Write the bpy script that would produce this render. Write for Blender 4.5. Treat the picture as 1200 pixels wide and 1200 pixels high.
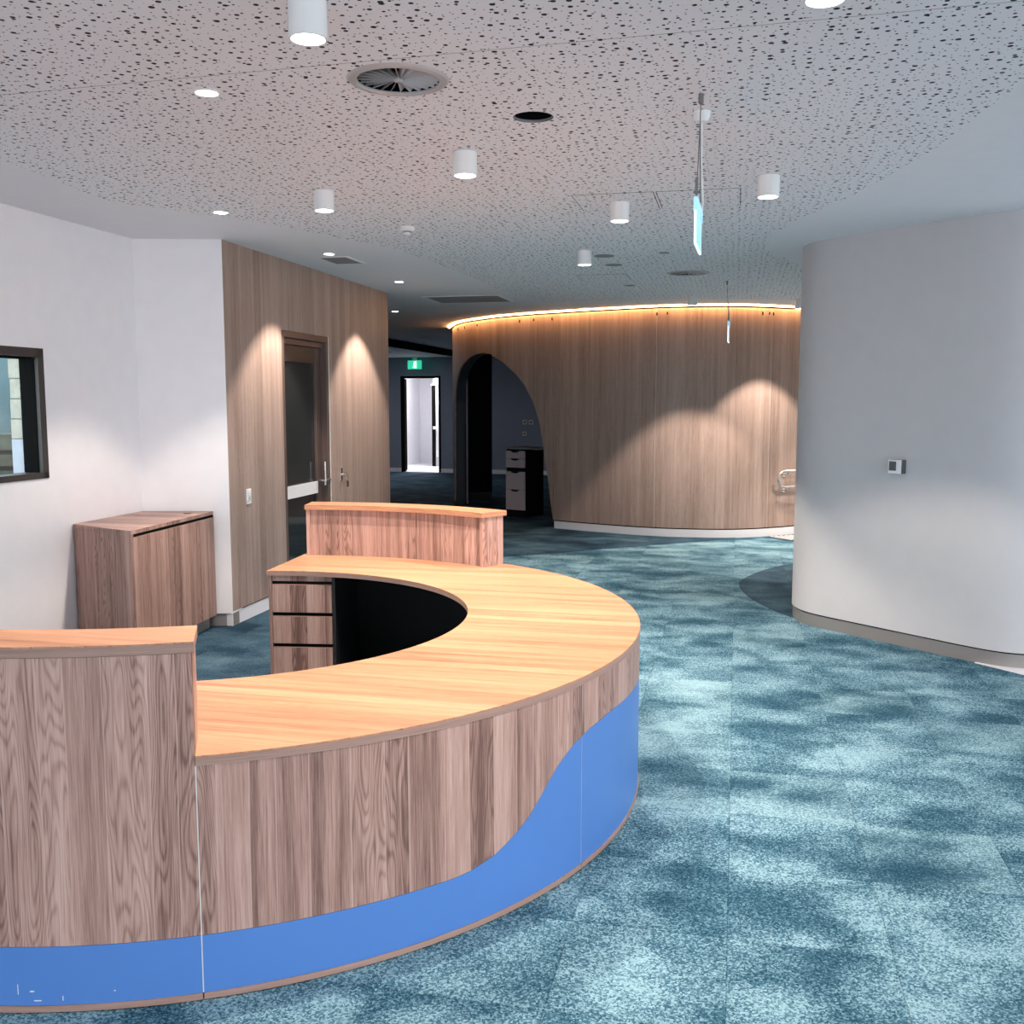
import bpy, bmesh, math, random
from mathutils import Vector, Euler
from mathutils.geometry import tessellate_polygon
random.seed(7)
scene = bpy.context.scene
COL = scene.collection
for o in list(bpy.data.objects):
    bpy.data.objects.remove(o)

# ------------------------------------------------------------------ camera, sky, exposure
F, HOR, HC = 1175.0, 470.0, 1.7
cd = bpy.data.cameras.new('camera'); cam = bpy.data.objects.new('camera', cd); COL.objects.link(cam)
cd.sensor_width = 36; cd.sensor_fit = 'HORIZONTAL'; cd.lens = 36 * F / 1200
cam.location = (0, 0, HC)
cam.rotation_euler = (math.pi / 2 - math.atan((600 - HOR) / F), 0, 0)
cd.clip_start = 0.05; cd.clip_end = 300
scene.camera = cam
vs = scene.view_settings
vs.view_transform = 'Standard'; vs.look = 'None'; vs.gamma = 1; vs.use_curve_mapping = False
vs.exposure = 1.0
SKY = 2.1
w = bpy.data.worlds.new('sky'); scene.world = w; w.use_nodes = True
w.node_tree.nodes['Background'].inputs[0].default_value = (0.90, 0.945, 1.0, 1)
w.node_tree.nodes['Background'].inputs[1].default_value = SKY
LAMP = 105.0          # watts of a ceiling downlight
WARM = (1.0, 0.86, 0.74)

H = 2.87             # ceiling height
AX = (0.218, 0.976)  # building axis in plan (carpet seams, left walls)
BX = (0.976, -0.218)

# ------------------------------------------------------------------ materials
def _mat(name):
    m = bpy.data.materials.new(name); m.use_nodes = True
    nt = m.node_tree; b = nt.nodes['Principled BSDF']
    return m, nt, b
def plain(name, col, rough=0.5, metal=0.0, spec=0.5, noise=0.0, nscale=8.0, bump=0.0):
    m, nt, b = _mat(name)
    b.inputs['Base Color'].default_value = (*col, 1)
    b.inputs['Roughness'].default_value = rough
    b.inputs['Metallic'].default_value = metal
    b.inputs['Specular IOR Level'].default_value = spec
    N = NT(nt)
    n = N.noise(N.pos(), nscale, 3)
    if noise:
        c = N.ramp(n, [(0.3, [x * (1 - noise) for x in col]), (0.7, [min(1, x * (1 + noise)) for x in col])])
        nt.links.new(c, b.inputs['Base Color'])
    if bump:
        N.bump(N.noise(N.pos(), 260, 2), bump, b)
    return m
def emit(name, col, strength):
    m, nt, b = _mat(name)
    b.inputs['Base Color'].default_value = (*col, 1)
    b.inputs['Emission Color'].default_value = (*col, 1)
    b.inputs['Emission Strength'].default_value = strength
    return m
class NT:
    def __init__(s, nt): s.nt = nt
    def new(s, t): return s.nt.nodes.new(t)
    def put(s, sock, v):
        if isinstance(v, bpy.types.NodeSocket): s.nt.links.new(v, sock)
        elif isinstance(v, (tuple, list)): sock.default_value = v
        else: sock.default_value = v
    def pos(s): return s.new('ShaderNodeNewGeometry').outputs['Position']
    def uv(s): return s.new('ShaderNodeTexCoord').outputs['UV']
    def sep(s, v):
        n = s.new('ShaderNodeSeparateXYZ'); s.put(n.inputs[0], v); return n.outputs
    def comb(s, x, y, z=0.0):
        n = s.new('ShaderNodeCombineXYZ')
        for i, v in enumerate((x, y, z)): s.put(n.inputs[i], v)
        return n.outputs[0]
    def m(s, op, a, b=0.0, c=None):
        n = s.new('ShaderNodeMath'); n.operation = op
        s.put(n.inputs[0], a); s.put(n.inputs[1], b)
        if c is not None: s.put(n.inputs[2], c)
        return n.outputs[0]
    def noise(s, vec, scale, detail=2, rough=0.5, dist=0.0):
        n = s.new('ShaderNodeTexNoise'); s.put(n.inputs['Vector'], vec)
        n.inputs['Scale'].default_value = scale; n.inputs['Detail'].default_value = detail
        n.inputs['Roughness'].default_value = rough; n.inputs['Distortion'].default_value = dist
        return n.outputs['Fac']
    def white(s, vec):
        n = s.new('ShaderNodeTexWhiteNoise'); n.noise_dimensions = '3D'; s.put(n.inputs['Vector'], vec); return n.outputs
    def vor(s, vec, scale, feature='F1', dim='3D', rnd=1.0):
        n = s.new('ShaderNodeTexVoronoi'); n.voronoi_dimensions = dim; n.feature = feature
        if dim == '1D': s.put(n.inputs['W'], vec)
        else: s.put(n.inputs['Vector'], vec)
        n.inputs['Scale'].default_value = scale; n.inputs['Randomness'].default_value = rnd
        return n.outputs
    def ramp(s, f, stops, interp='LINEAR'):
        n = s.new('ShaderNodeValToRGB'); cr = n.color_ramp; cr.interpolation = interp
        while len(cr.elements) < len(stops): cr.elements.new(0.5)
        for e, (p, c) in zip(cr.elements, stops):
            e.position = p; e.color = (*c, 1) if len(c) == 3 else c
        s.put(n.inputs[0], f); return n.outputs[0]
    def mix(s, f, a, b, mode='MIX'):
        n = s.new('ShaderNodeMix'); n.data_type = 'RGBA'; n.blend_type = mode
        s.put(n.inputs[0], f)
        for k, v in ((6, a), (7, b)):
            s.put(n.inputs[k], (*v, 1) if isinstance(v, (tuple, list)) and len(v) == 3 else v)
        return n.outputs[2]
    def bump(s, h, strength, bsdf, dist=0.002):
        n = s.new('ShaderNodeBump'); n.inputs['Strength'].default_value = strength; n.inputs['Distance'].default_value = dist
        s.put(n.inputs['Height'], h); s.nt.links.new(n.outputs[0], bsdf.inputs['Normal'])

def wood(name, dark, mid, light, band=0.11, contrast=1.0, rough=0.42, ring=1.0, seam=0.5):
    """timber-grain laminate; UV in metres, u across the grain, v along it"""
    m, nt, b = _mat(name); N = NT(nt)
    u, v, _ = N.sep(N.uv())
    wob = N.m('MULTIPLY', N.noise(N.comb(u, N.m('MULTIPLY', v, 0.8)), 1.0, 2), 0.02)
    ub = N.m('ADD', u, wob)
    cell = N.vor(ub, 1 / band, 'F1', '1D', 0.9)
    tone = N.sep(cell['Color'])[0]
    edge = N.vor(ub, 1 / band, 'DISTANCE_TO_EDGE', '1D', 0.9)['Distance']
    off = N.m('MULTIPLY', tone, 37.0)
    fine = N.noise(N.comb(N.m('MULTIPLY', u, 230.0), N.m('ADD', N.m('MULTIPLY', v, 5.0), off)), 1.0, 4, 0.7)
    streak = N.noise(N.comb(N.m('MULTIPLY', u, 26.0), N.m('ADD', N.m('MULTIPLY', v, 0.7), off)), 1.0, 3, 0.6)
    field = N.noise(N.comb(N.m('ADD', N.m('MULTIPLY', u, 12.0), off), N.m('MULTIPLY', v, 1.2)), 1.0, 1.5, 0.45)
    rings = N.m('MULTIPLY_ADD', N.m('SINE', N.m('MULTIPLY', field, 150.0)), 0.5, 0.5)
    few = N.m('GREATER_THAN', N.sep(cell['Color'])[1], 0.55)
    rings = N.m('MULTIPLY', N.m('POWER', rings, 2.5), few)
    val = N.m('MULTIPLY_ADD', N.m('SUBTRACT', tone, 0.5), 0.26 * contrast, 0.5)
    val = N.m('MULTIPLY_ADD', N.m('SUBTRACT', streak, 0.5), 0.95 * contrast, val)
    val = N.m('MULTIPLY_ADD', N.m('SUBTRACT', fine, 0.5), 1.0 * contrast, val)
    val = N.m('MULTIPLY_ADD', rings, -0.21 * ring * contrast, val)
    col = N.ramp(val, [(0.12, dark), (0.52, mid), (0.9, light)])
    thin = N.m('MULTIPLY', N.m('LESS_THAN', edge, 0.018), seam)
    col = N.mix(thin, col, light)
    nt.links.new(col, b.inputs['Base Color'])
    b.inputs['Roughness'].default_value = rough
    b.inputs['Specular IOR Level'].default_value = 0.35
    N.bump(fine, 0.08, b, 0.001)
    return m

def carpet(name, dark, mid, light, speck=1.0, contrast=1.0, bias=0.0):
    m, nt, b = _mat(name); N = NT(nt)
    x, y, z = N.sep(N.pos())
    tu = N.m('ADD', N.m('MULTIPLY', x, AX[0]), N.m('MULTIPLY_ADD', y, AX[1], -0.1))
    tv = N.m('ADD', N.m('MULTIPLY', x, BX[0]), N.m('MULTIPLY_ADD', y, BX[1], -0.01))
    idu = N.m('FLOOR', N.m('MULTIPLY', tu, 2.0)); idv = N.m('FLOOR', N.m('MULTIPLY', tv, 2.0))
    wn = N.white(N.comb(idu, idv, 3.0))
    r, g, bb = N.sep(wn['Color'])
    cu = N.m('MULTIPLY_ADD', r, 9.0, N.m('MULTIPLY', tu, 3.6))
    cv = N.m('MULTIPLY_ADD', g, 9.0, N.m('MULTIPLY', tv, 2.6))
    own = N.noise(N.comb(cv, cu), 1.0, 2, 0.5, 0.4)
    shared = N.noise(N.comb(N.m('MULTIPLY', tv, 2.1), N.m('MULTIPLY', tu, 2.6), 5.0), 1.0, 2, 0.5, 0.5)
    cloud = N.m('MULTIPLY_ADD', N.m('SUBTRACT', own, 0.5), 1.25 * contrast, 0.5 + bias)
    cloud = N.m('MULTIPLY_ADD', N.m('SUBTRACT', shared, 0.5), 1.9 * contrast, cloud)
    sp = N.noise(N.pos(), 135.0, 2, 0.7)
    tuft = N.sep(N.vor(N.pos(), 170.0, 'F1', '3D', 1.0)['Color'])[0]
    val = N.m('MULTIPLY_ADD', N.m('SUBTRACT', tuft, 0.5), 0.75 * speck, cloud)
    col = N.ramp(val, [(0.0, dark), (0.46, mid), (1.0, light)])
    # a faint green cast on a few tiles
    green = N.m('MULTIPLY', N.m('GREATER_THAN', bb, 0.72), N.m('MULTIPLY', cloud, 0.22))
    col = N.mix(green, col, (light[0] * 1.0, light[1] * 0.96, light[2] * 0.86))
    nt.links.new(col, b.inputs['Base Color'])
    b.inputs['Roughness'].default_value = 0.95
    b.inputs['Specular IOR Level'].default_value = 0.1
    N.bump(sp, 0.5, b, 0.004)
    return m

def perforated(name, col):
    m, nt, b = _mat(name); N = NT(nt)
    x, y, z = N.sep(N.pos())
    tu = N.m('ADD', N.m('MULTIPLY', x, AX[0]), N.m('MULTIPLY', y, AX[1]))
    tv = N.m('ADD', N.m('MULTIPLY', x, BX[0]), N.m('MULTIPLY', y, BX[1]))
    v = N.comb(tv, tu)
    hole = None
    for sc, off, lo, hi in ((22.0, 0.0, 0.06, 0.22), (27.0, 7.3, 0.04, 0.12)):
        vv = N.comb(N.m('ADD', tv, off), N.m('ADD', tu, off * 0.37))
        o = N.vor(vv, sc, 'F1', '2D', 0.82)
        rr = N.sep(o['Color'])[0]
        rad = N.m('MULTIPLY_ADD', N.m('POWER', rr, 1.4), hi - lo, lo)
        h = N.m('LESS_THAN', o['Distance'], rad)
        hole = h if hole is None else N.m('MAXIMUM', hole, h)
    c = N.mix(hole, col, (0.035, 0.035, 0.04))
    nt.links.new(c, b.inputs['Base Color'])
    b.inputs['Roughness'].default_value = 0.9
    b.inputs['Specular IOR Level'].default_value = 0.1
    return m

M = {}
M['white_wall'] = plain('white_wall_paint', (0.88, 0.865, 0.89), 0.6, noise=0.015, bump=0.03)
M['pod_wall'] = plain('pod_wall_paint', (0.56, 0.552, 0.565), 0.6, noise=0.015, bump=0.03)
M['ceiling'] = plain('ceiling_paint', (0.82, 0.835, 0.87), 0.9, spec=0.1, noise=0.01)
M['perf'] = perforated('perforated_board', (0.83, 0.845, 0.88))
M['wood'] = wood('timber_laminate', (0.160, 0.084, 0.066), (0.41, 0.247, 0.203), (0.58, 0.395, 0.338), 0.10, 1.1)
M['wood_wall'] = wood('timber_wall_laminate', (0.22, 0.148, 0.120), (0.385, 0.280, 0.238), (0.52, 0.40, 0.35), 0.13, 0.8, 0.5, 0.5, 0.25)
M['wood_top_lit'] = wood('timber_laminate_warm_lit', (0.24, 0.100, 0.052), (0.46, 0.228, 0.128), (0.56, 0.315, 0.19), 0.07, 1.05, 0.38, 0.25, 0.0)  # same timber laminate with the warm overhead light put into its colour
M['wood_edge'] = wood('timber_edge_band', (0.17, 0.098, 0.076), (0.36, 0.225, 0.182), (0.48, 0.335, 0.285), 0.05, 0.6, 0.45, 0.2, 0.0)
M['blue'] = plain('blue_laminate', (0.080, 0.205, 0.53), 0.42, spec=0.4, noise=0.02, nscale=3)
M['black'] = plain('black_interior_laminate', (0.012, 0.012, 0.013), 0.6)
M['gap'] = plain('black_gap', (0.01, 0.01, 0.01), 0.9, spec=0.0)
M['joint'] = plain('pale_joint_filler', (0.70, 0.68, 0.66), 0.6)
M['carpet'] = carpet('teal_carpet', (0.012, 0.050, 0.082), (0.055, 0.136, 0.192), (0.235, 0.388, 0.455), 1.15, 0.95)
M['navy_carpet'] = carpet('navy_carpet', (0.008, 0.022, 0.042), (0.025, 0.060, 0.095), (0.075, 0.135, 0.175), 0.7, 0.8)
M['subfloor'] = plain('subfloor', (0.05, 0.09, 0.11), 0.95, noise=0.1)
M['skirt_grey'] = plain('grey_metal_skirting', (0.30, 0.28, 0.265), 0.4, 0.3)
M['skirt_white'] = plain('white_skirting', (0.78, 0.78, 0.82), 0.45)
M['lamp_white'] = plain('white_powdercoat', (0.82, 0.82, 0.82), 0.5)
M['lens'] = emit('lamp_lens', (1.0, 0.95, 0.9), 14.0)
M['led'] = emit('warm_led_strip', (1.0, 0.50, 0.19), 15.0)
M['bronze'] = plain('bronze_door_frame', (0.145, 0.098, 0.085), 0.45, 0.3)
M['darkframe'] = plain('dark_bronze_frame', (0.045, 0.038, 0.036), 0.4, 0.2)
M['dark_glass'] = plain('dark_tinted_glass', (0.022, 0.026, 0.028), 0.06, spec=0.6)
M['steel'] = plain('stainless_steel', (0.72, 0.69, 0.67), 0.22, 1.0)
M['plastic'] = plain('white_plastic', (0.83, 0.83, 0.85), 0.35)
M['grey_plastic'] = plain('grey_plastic', (0.55, 0.55, 0.55), 0.4)
M['dark_plastic'] = plain('dark_grey_plastic', (0.10, 0.10, 0.10), 0.4)
M['grille'] = plain('grey_grille', (0.26, 0.26, 0.27), 0.6)
M['vent'] = plain('vent_metal', (0.50, 0.49, 0.50), 0.45, 0.2)
M['navy_wall'] = plain('slate_blue_wall_paint', (0.20, 0.235, 0.31), 0.7, noise=0.02)
M['dark_navy'] = plain('dark_navy_paint', (0.035, 0.045, 0.06), 0.7)
M['acrylic'] = emit('glowing_acrylic', (0.62, 0.88, 1.0), 1.0)
M['acrylic_dim'] = emit('glowing_acrylic_housing', (0.40, 0.76, 0.97), 0.25)
M['wire'] = plain('grey_wire', (0.20, 0.20, 0.20), 0.4, 0.6)
M['exit_green'] = emit('exit_sign_green', (0.03, 0.62, 0.36), 0.45)
M['exit_white'] = emit('exit_sign_white', (0.75, 1.0, 0.88), 0.5)
M['drawer_pink'] = plain('pale_drawer_front', (0.50, 0.42, 0.44), 0.5)
M['stone'] = plain('limestone', (0.36, 0.345, 0.29), 0.8, noise=0.12, nscale=14)
M['pale_stone'] = plain('pale_plinth_render', (0.36, 0.39, 0.45), 0.8, noise=0.05)
M['facade'] = plain('teal_facade_cladding', (0.07, 0.135, 0.16), 0.4, noise=0.15, nscale=2)
M['rail'] = plain('pale_stair_rail', (0.28, 0.36, 0.38), 0.4)
M['asphalt'] = plain('asphalt', (0.03, 0.042, 0.055), 0.85, noise=0.2, nscale=3)
M['paving'] = plain('pale_paving', (0.62, 0.62, 0.62), 0.7, noise=0.05)
M['hedge'] = plain('olive_verge', (0.07, 0.085, 0.065), 0.9, noise=0.3, nscale=6)
M['pale_floor'] = plain('pale_vinyl_floor', (0.80, 0.80, 0.84), 0.35)
M['glass'] = None
def _glass():
    m, nt, b = _mat('window_glass')
    N = NT(nt); out = nt.nodes['Material Output']
    t = N.new('ShaderNodeBsdfTransparent'); t.inputs[0].default_value = (0.86, 0.92, 0.92, 1)
    g = N.new('ShaderNodeBsdfGlossy'); g.inputs['Roughness'].default_value = 0.02
    mx = N.new('ShaderNodeMixShader')
    mx.inputs[0].default_value = 0.07; nt.links.new(t.outputs[0], mx.inputs[1]); nt.links.new(g.outputs[0], mx.inputs[2])
    nt.links.new(mx.outputs[0], out.inputs[0])
    return m
M['glass'] = _glass()

# ------------------------------------------------------------------ mesh helpers
WLOC = {}
def empty(name, loc=(0, 0, 0), label=None, cat=None, group=None, kind=None, parent=None):
    o = bpy.data.objects.new(name, None); COL.objects.link(o); o.empty_display_size = 0.1
    wl = Vector(loc)
    if parent is not None:
        o.parent = parent; o.location = wl - WLOC[parent]
    else:
        o.location = wl
    WLOC[o] = wl
    return tag(o, label, cat, group, kind)
def tag(o, label=None, cat=None, group=None, kind=None):
    if label: o['label'] = label
    if cat: o['category'] = cat
    if group: o['group'] = group
    if kind: o['kind'] = kind
    return o
def mk(name, geo, mat, parent=None, uv=None, smooth=30, base=None, bevel=0.0, grain='auto', rotz=0.0):
    """geo = (verts, faces) in world space; the object's origin is the parent's, or its own base"""
    V, Fc = geo
    if parent is not None: org = WLOC[parent]
    elif base is not None: org = Vector(base)
    else:
        xs = [v[0] for v in V]; ys = [v[1] for v in V]; zs = [v[2] for v in V]
        org = Vector(((min(xs) + max(xs)) / 2, (min(ys) + max(ys)) / 2, min(zs)))
    me = bpy.data.meshes.new(name)
    cr_, sr_ = math.cos(rotz), math.sin(rotz)
    def inv(v):
        x, y = v[0] - org.x, v[1] - org.y
        return (cr_ * x + sr_ * y, -sr_ * x + cr_ * y, v[2] - org.z)
    me.from_pydata([inv(v) for v in V], [], Fc)
    me.validate()
    bm = bmesh.new(); bm.from_mesh(me); bmesh.ops.recalc_face_normals(bm, faces=bm.faces); bm.to_mesh(me); bm.free()
    lay = me.uv_layers.new(name='UVMap')
    for p in me.polygons:
        n = p.normal.copy(); n.rotate(Euler((0, 0, rotz)))
        for li in p.loop_indices:
            c = me.vertices[me.loops[li].vertex_index].co.copy(); c.rotate(Euler((0, 0, rotz))); c = c + org
            if uv is not None and abs(n.z) < 0.7:
                lay.data[li].uv = uv(c)
            elif abs(n.z) >= 0.7:
                if grain == 'across':
                    lay.data[li].uv = (c.x * BX[0] + c.y * BX[1], c.x * AX[0] + c.y * AX[1])
                else:
                    lay.data[li].uv = (c.x * AX[0] + c.y * AX[1], c.x * BX[0] + c.y * BX[1])
            else:
                t = Vector((-n.y, n.x, 0)).normalized()
                if grain == 'horizontal': lay.data[li].uv = (c.z, c.x * t.x + c.y * t.y)
                else: lay.data[li].uv = (c.x * t.x + c.y * t.y, c.z)
    if smooth:
        for p in me.polygons: p.use_smooth = True
        me.set_sharp_from_angle(angle=math.radians(smooth))
    me.materials.append(mat)
    o = bpy.data.objects.new(name, me); COL.objects.link(o)
    if parent is not None:
        o.parent = parent; o.location = (0, 0, 0)
    else:
        o.location = org; o.rotation_euler = (0, 0, rotz)
    WLOC[o] = org
    if bevel:
        bv = o.modifiers.new('bevel', 'BEVEL'); bv.width = bevel; bv.segments = 1; bv.limit_method = 'ANGLE'
    return o
def join(*gs):
    V = []; Fc = []
    for v, f in gs:
        k = len(V); V += list(v); Fc += [tuple(i + k for i in q) for q in f]
    return V, Fc
def prism(poly, z0, z1):
    n = len(poly)
    V = [(p[0], p[1], z0) for p in poly] + [(p[0], p[1], z1) for p in poly]
    tr = tessellate_polygon([[Vector((p[0], p[1], 0)) for p in poly]])
    Fc = [tuple(t) for t in tr] + [tuple(i + n for i in t) for t in tr] if n > 4 else [tuple(range(n - 1, -1, -1)), tuple(range(n, 2 * n))]
    Fc += [(i, (i + 1) % n, n + (i + 1) % n, n + i) for i in range(n)]
    return V, Fc
def prism_holes(outer, holes, z0, z1):
    loops = [outer] + holes
    flat = [p for l in loops for p in l]; n = len(flat)
    tr = tessellate_polygon([[Vector((p[0], p[1], 0)) for p in l] for l in loops])
    V = [(p[0], p[1], z0) for p in flat] + [(p[0], p[1], z1) for p in flat]
    Fc = [tuple(t) for t in tr] + [tuple(i + n for i in t) for t in tr]
    k = 0
    for l in loops:
        m = len(l)
        for i in range(m):
            a, b = k + i, k + (i + 1) % m
            Fc.append((a, b, b + n, a + n))
        k += m
    return V, Fc
def frame2(P, d, L0, L1, t0, t1, z0, z1):
    """box in a wall frame: along d from P between L0..L1, offset t0..t1 along the normal (left of d)"""
    nx, ny = -d[1], d[0]
    q = [(P[0] + d[0] * l + nx * t, P[1] + d[1] * l + ny * t) for l, t in ((L0, t0), (L1, t0), (L1, t1), (L0, t1))]
    return prism(q, z0, z1)
def box(c, s, ang=0.0):
    """c = centre of base, s = size, ang = rotation about z"""
    ca, sa = math.cos(ang), math.sin(ang)
    q = [(c[0] + ca * x - sa * y, c[1] + sa * x + ca * y) for x, y in ((-s[0] / 2, -s[1] / 2), (s[0] / 2, -s[1] / 2), (s[0] / 2, s[1] / 2), (-s[0] / 2, s[1] / 2))]
    return prism(q, c[2], c[2] + s[2])
def lathe(c, prof, n=32, close=False):
    """prof = [(r, z)] around a vertical axis through c"""
    V = []; Fc = []
    for r, z in prof:
        for k in range(n):
            a = 2 * math.pi * k / n
            V.append((c[0] + r * math.cos(a), c[1] + r * math.sin(a), c[2] + z))
    for i in range(len(prof) - 1):
        for k in range(n):
            Fc.append((i * n + k, i * n + (k + 1) % n, (i + 1) * n + (k + 1) % n, (i + 1) * n + k))
    if close:
        i = len(prof) - 1
        for k in range(n): Fc.append((i * n + k, i * n + (k + 1) % n, (k + 1) % n, k))
    else:
        Fc.append(tuple(range(n))); Fc.append(tuple(range((len(prof) - 1) * n, len(prof) * n)))
    return V, Fc
def tube(path, r, n=10):
    V = []; Fc = []; path = [Vector(p) for p in path]
    up = Vector((0, 0, 1)); prev = None
    for i, p in enumerate(path):
        t = (path[min(i + 1, len(path) - 1)] - path[max(i - 1, 0)]).normalized()
        if prev is None: a = t.cross(up if abs(t.z) < 0.9 else Vector((1, 0, 0))).normalized()
        else: a = (prev - t * prev.dot(t)).normalized()
        b = t.cross(a); prev = a
        for k in range(n):
            q = p + (a * math.cos(2 * math.pi * k / n) + b * math.sin(2 * math.pi * k / n)) * r
            V.append(tuple(q))
    for i in range(len(path) - 1):
        for k in range(n):
            Fc.append((i * n + k, i * n + (k + 1) % n, (i + 1) * n + (k + 1) % n, (i + 1) * n + k))
    Fc.append(tuple(range(n))); Fc.append(tuple(range((len(path) - 1) * n, len(path) * n)))
    return V, Fc
def strip(out, inn, zlo, zhi):
    """solid between two plan curves, with its own lower and upper edge per column"""
    n = len(out); V = []; Fc = []
    for i in range(n):
        V += [(out[i][0], out[i][1], zlo[i]), (out[i][0], out[i][1], zhi[i]), (inn[i][0], inn[i][1], zhi[i]), (inn[i][0], inn[i][1], zlo[i])]
    for i in range(n - 1):
        a, b = 4 * i, 4 * i + 4
        for k in range(4): Fc.append((a + k, b + k, b + (k + 1) % 4, a + (k + 1) % 4))
    Fc.append((0, 1, 2, 3)); e = 4 * (n - 1); Fc.append((e + 3, e + 2, e + 1, e))
    return V, Fc
def circle(cx, cy, r, n=32):
    return [(cx + r * math.cos(2 * math.pi * k / n), cy + r * math.sin(2 * math.pi * k / n)) for k in range(n)]
def catmull(P, n=12):
    out = []
    for i in range(len(P) - 1):
        p0, p1, p2, p3 = (Vector(P[max(i - 1, 0)]), Vector(P[i]), Vector(P[i + 1]), Vector(P[min(i + 2, len(P) - 1)]))
        for k in range(n):
            t = k / n
            q = 0.5 * ((2 * p1) + (p2 - p0) * t + (2 * p0 - 5 * p1 + 4 * p2 - p3) * t * t + (3 * p1 - p0 - 3 * p2 + p3) * t ** 3)
            out.append((q.x, q.y))
    out.append(tuple(P[-1])); return out
def normals(C):
    """left-hand normals of a plan curve"""
    N = []
    for i in range(len(C)):
        a = C[max(i - 1, 0)]; b = C[min(i + 1, len(C) - 1)]
        t = Vector((b[0] - a[0], b[1] - a[1])).normalized(); N.append((-t.y, t.x))
    return N
def offset(C, N, d): return [(c[0] + n[0] * d, c[1] + n[1] * d) for c, n in zip(C, N)]
def arclen(C):
    S = [0.0]
    for a, b in zip(C, C[1:]): S.append(S[-1] + math.hypot(b[0] - a[0], b[1] - a[1]))
    return S
def interp(x, tab):
    if x <= tab[0][0]: return tab[0][1]
    for (a, fa), (b, fb) in zip(tab, tab[1:]):
        if x <= b: return fa + (fb - fa) * (x - a) / (b - a)
    return tab[-1][1]
def copy_tree(o, loc, parent=None):
    c = o.copy(); COL.objects.link(c); c.parent = parent
    if parent is None: c.location = loc
    for ch in list(o.children): copy_tree(ch, None, c)
    return c

# ------------------------------------------------------------------ floor: carpet tiles, inlays
FLOOR = [(-5.25, -4), (9, -4), (9, 27), (-4.4, 27), (-4.4, 11.4), (-2.9, 7.65)]
floor = tag(mk('floor', prism(FLOOR, -0.06, -0.007), M['subfloor'], smooth=0, base=(0, 0, -0.06)),
            'teal carpet tile floor', None, None, 'structure')
far = tag(mk('carpet_field', prism(FLOOR, -0.007, -0.004), M['carpet'], floor, smooth=0))
def proj(x, y, z):
    p = math.atan((600 - HOR) / F); zz = z - HC
    dp = y * math.cos(p) - zz * math.sin(p); up = y * math.sin(p) + zz * math.cos(p)
    return 600 + F * x / dp, 600 - F * up / dp, dp
cand = []
for iu in range(2, 40):
    for iv in range(-16, 16):
        u, v = 0.1 + 0.5 * iu + 0.25, 0.01 + 0.5 * iv + 0.25
        x, y = AX[0] * u + BX[0] * v, AX[1] * u + BX[1] * v
        if y < 1.8 or y > 12.3: continue
        px, py, dp = proj(x, y, 0)
        if not (-80 < px < 1280 and py < 1290): continue
        if math.hypot(x + 1.371, y - 4.581) < 1.6 and x < 0.0: continue      # under the desk
        if x < -1.25 and y > 3.2 and y < 6.2: continue
        if x < -2.0 and y > 3: continue
        if x < -2.1 + 0.2 * (y - 7.4) and y > 7.2: continue                  # inside the timber wall
        if x > 2.6 and y > 7.1 and y < 10.0: continue
        if x > 3.3 and y > 6.6: continue
        cand.append((dp, x, y))
cand.sort()
g = 0.0008; a = 0.25 - g; b2 = 0.25 - g - 0.002
TV = []
for s, z in ((a, -0.004), (a, -0.0015), (b2, 0.0)):
    for q in ((-s, -s), (s, -s), (s, s), (-s, s)):
        TV.append((q[0], q[1], z))
TF = [(8, 9, 10, 11)]
for k in range(4):
    j = (k + 1) % 4
    TF += [(k, j, 4 + j, 4 + k), (4 + k, 4 + j, 8 + j, 8 + k)]
tile_me = bpy.data.meshes.new('carpet_tile'); tile_me.from_pydata(TV, [], TF); tile_me.materials.append(M['carpet'])
rot = -math.atan2(AX[0], AX[1])
for k, (dp, x, y) in enumerate(cand[:296]):
    t = bpy.data.objects.new('carpet_tile', tile_me); COL.objects.link(t); t.parent = floor
    t.location = Vector((x, y, 0)) - WLOC[floor]; t.rotation_euler = (0, 0, rot)
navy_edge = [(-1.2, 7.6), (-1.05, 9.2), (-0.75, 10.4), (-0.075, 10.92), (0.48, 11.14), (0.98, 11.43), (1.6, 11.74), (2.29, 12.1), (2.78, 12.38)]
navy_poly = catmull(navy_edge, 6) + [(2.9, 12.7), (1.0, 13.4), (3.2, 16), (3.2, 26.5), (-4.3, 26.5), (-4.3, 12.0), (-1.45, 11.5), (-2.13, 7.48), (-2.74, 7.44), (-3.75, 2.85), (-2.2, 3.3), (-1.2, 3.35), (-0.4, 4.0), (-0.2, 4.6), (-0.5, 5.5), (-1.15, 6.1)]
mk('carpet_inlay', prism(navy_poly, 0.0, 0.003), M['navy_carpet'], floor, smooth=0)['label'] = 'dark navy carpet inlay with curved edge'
pod_edge = [(3.6, 10.7), (2.937, 10.40), (2.605, 10.08), (2.348, 9.72), (2.136, 9.30), (2.066, 8.76), (2.102, 8.24), (2.213, 7.80), (2.5, 7.45)]
mk('carpet_inlay', prism(catmull(pod_edge, 8) + [(3.4, 7.4), (4.2, 9.0)], 0.0, 0.003), M['navy_carpet'], floor, smooth=0)['label'] = 'dark navy carpet circle beside the white wall'
mk('threshold', prism([(3.02, 6.40), (3.20, 6.10), (4.3, 4.55), (8.5, 4.9), (8.5, 7.5), (3.6, 6.9)], 0.0, 0.004), M['pale_floor'], floor, smooth=0)['label'] = 'pale hard floor threshold'

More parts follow.
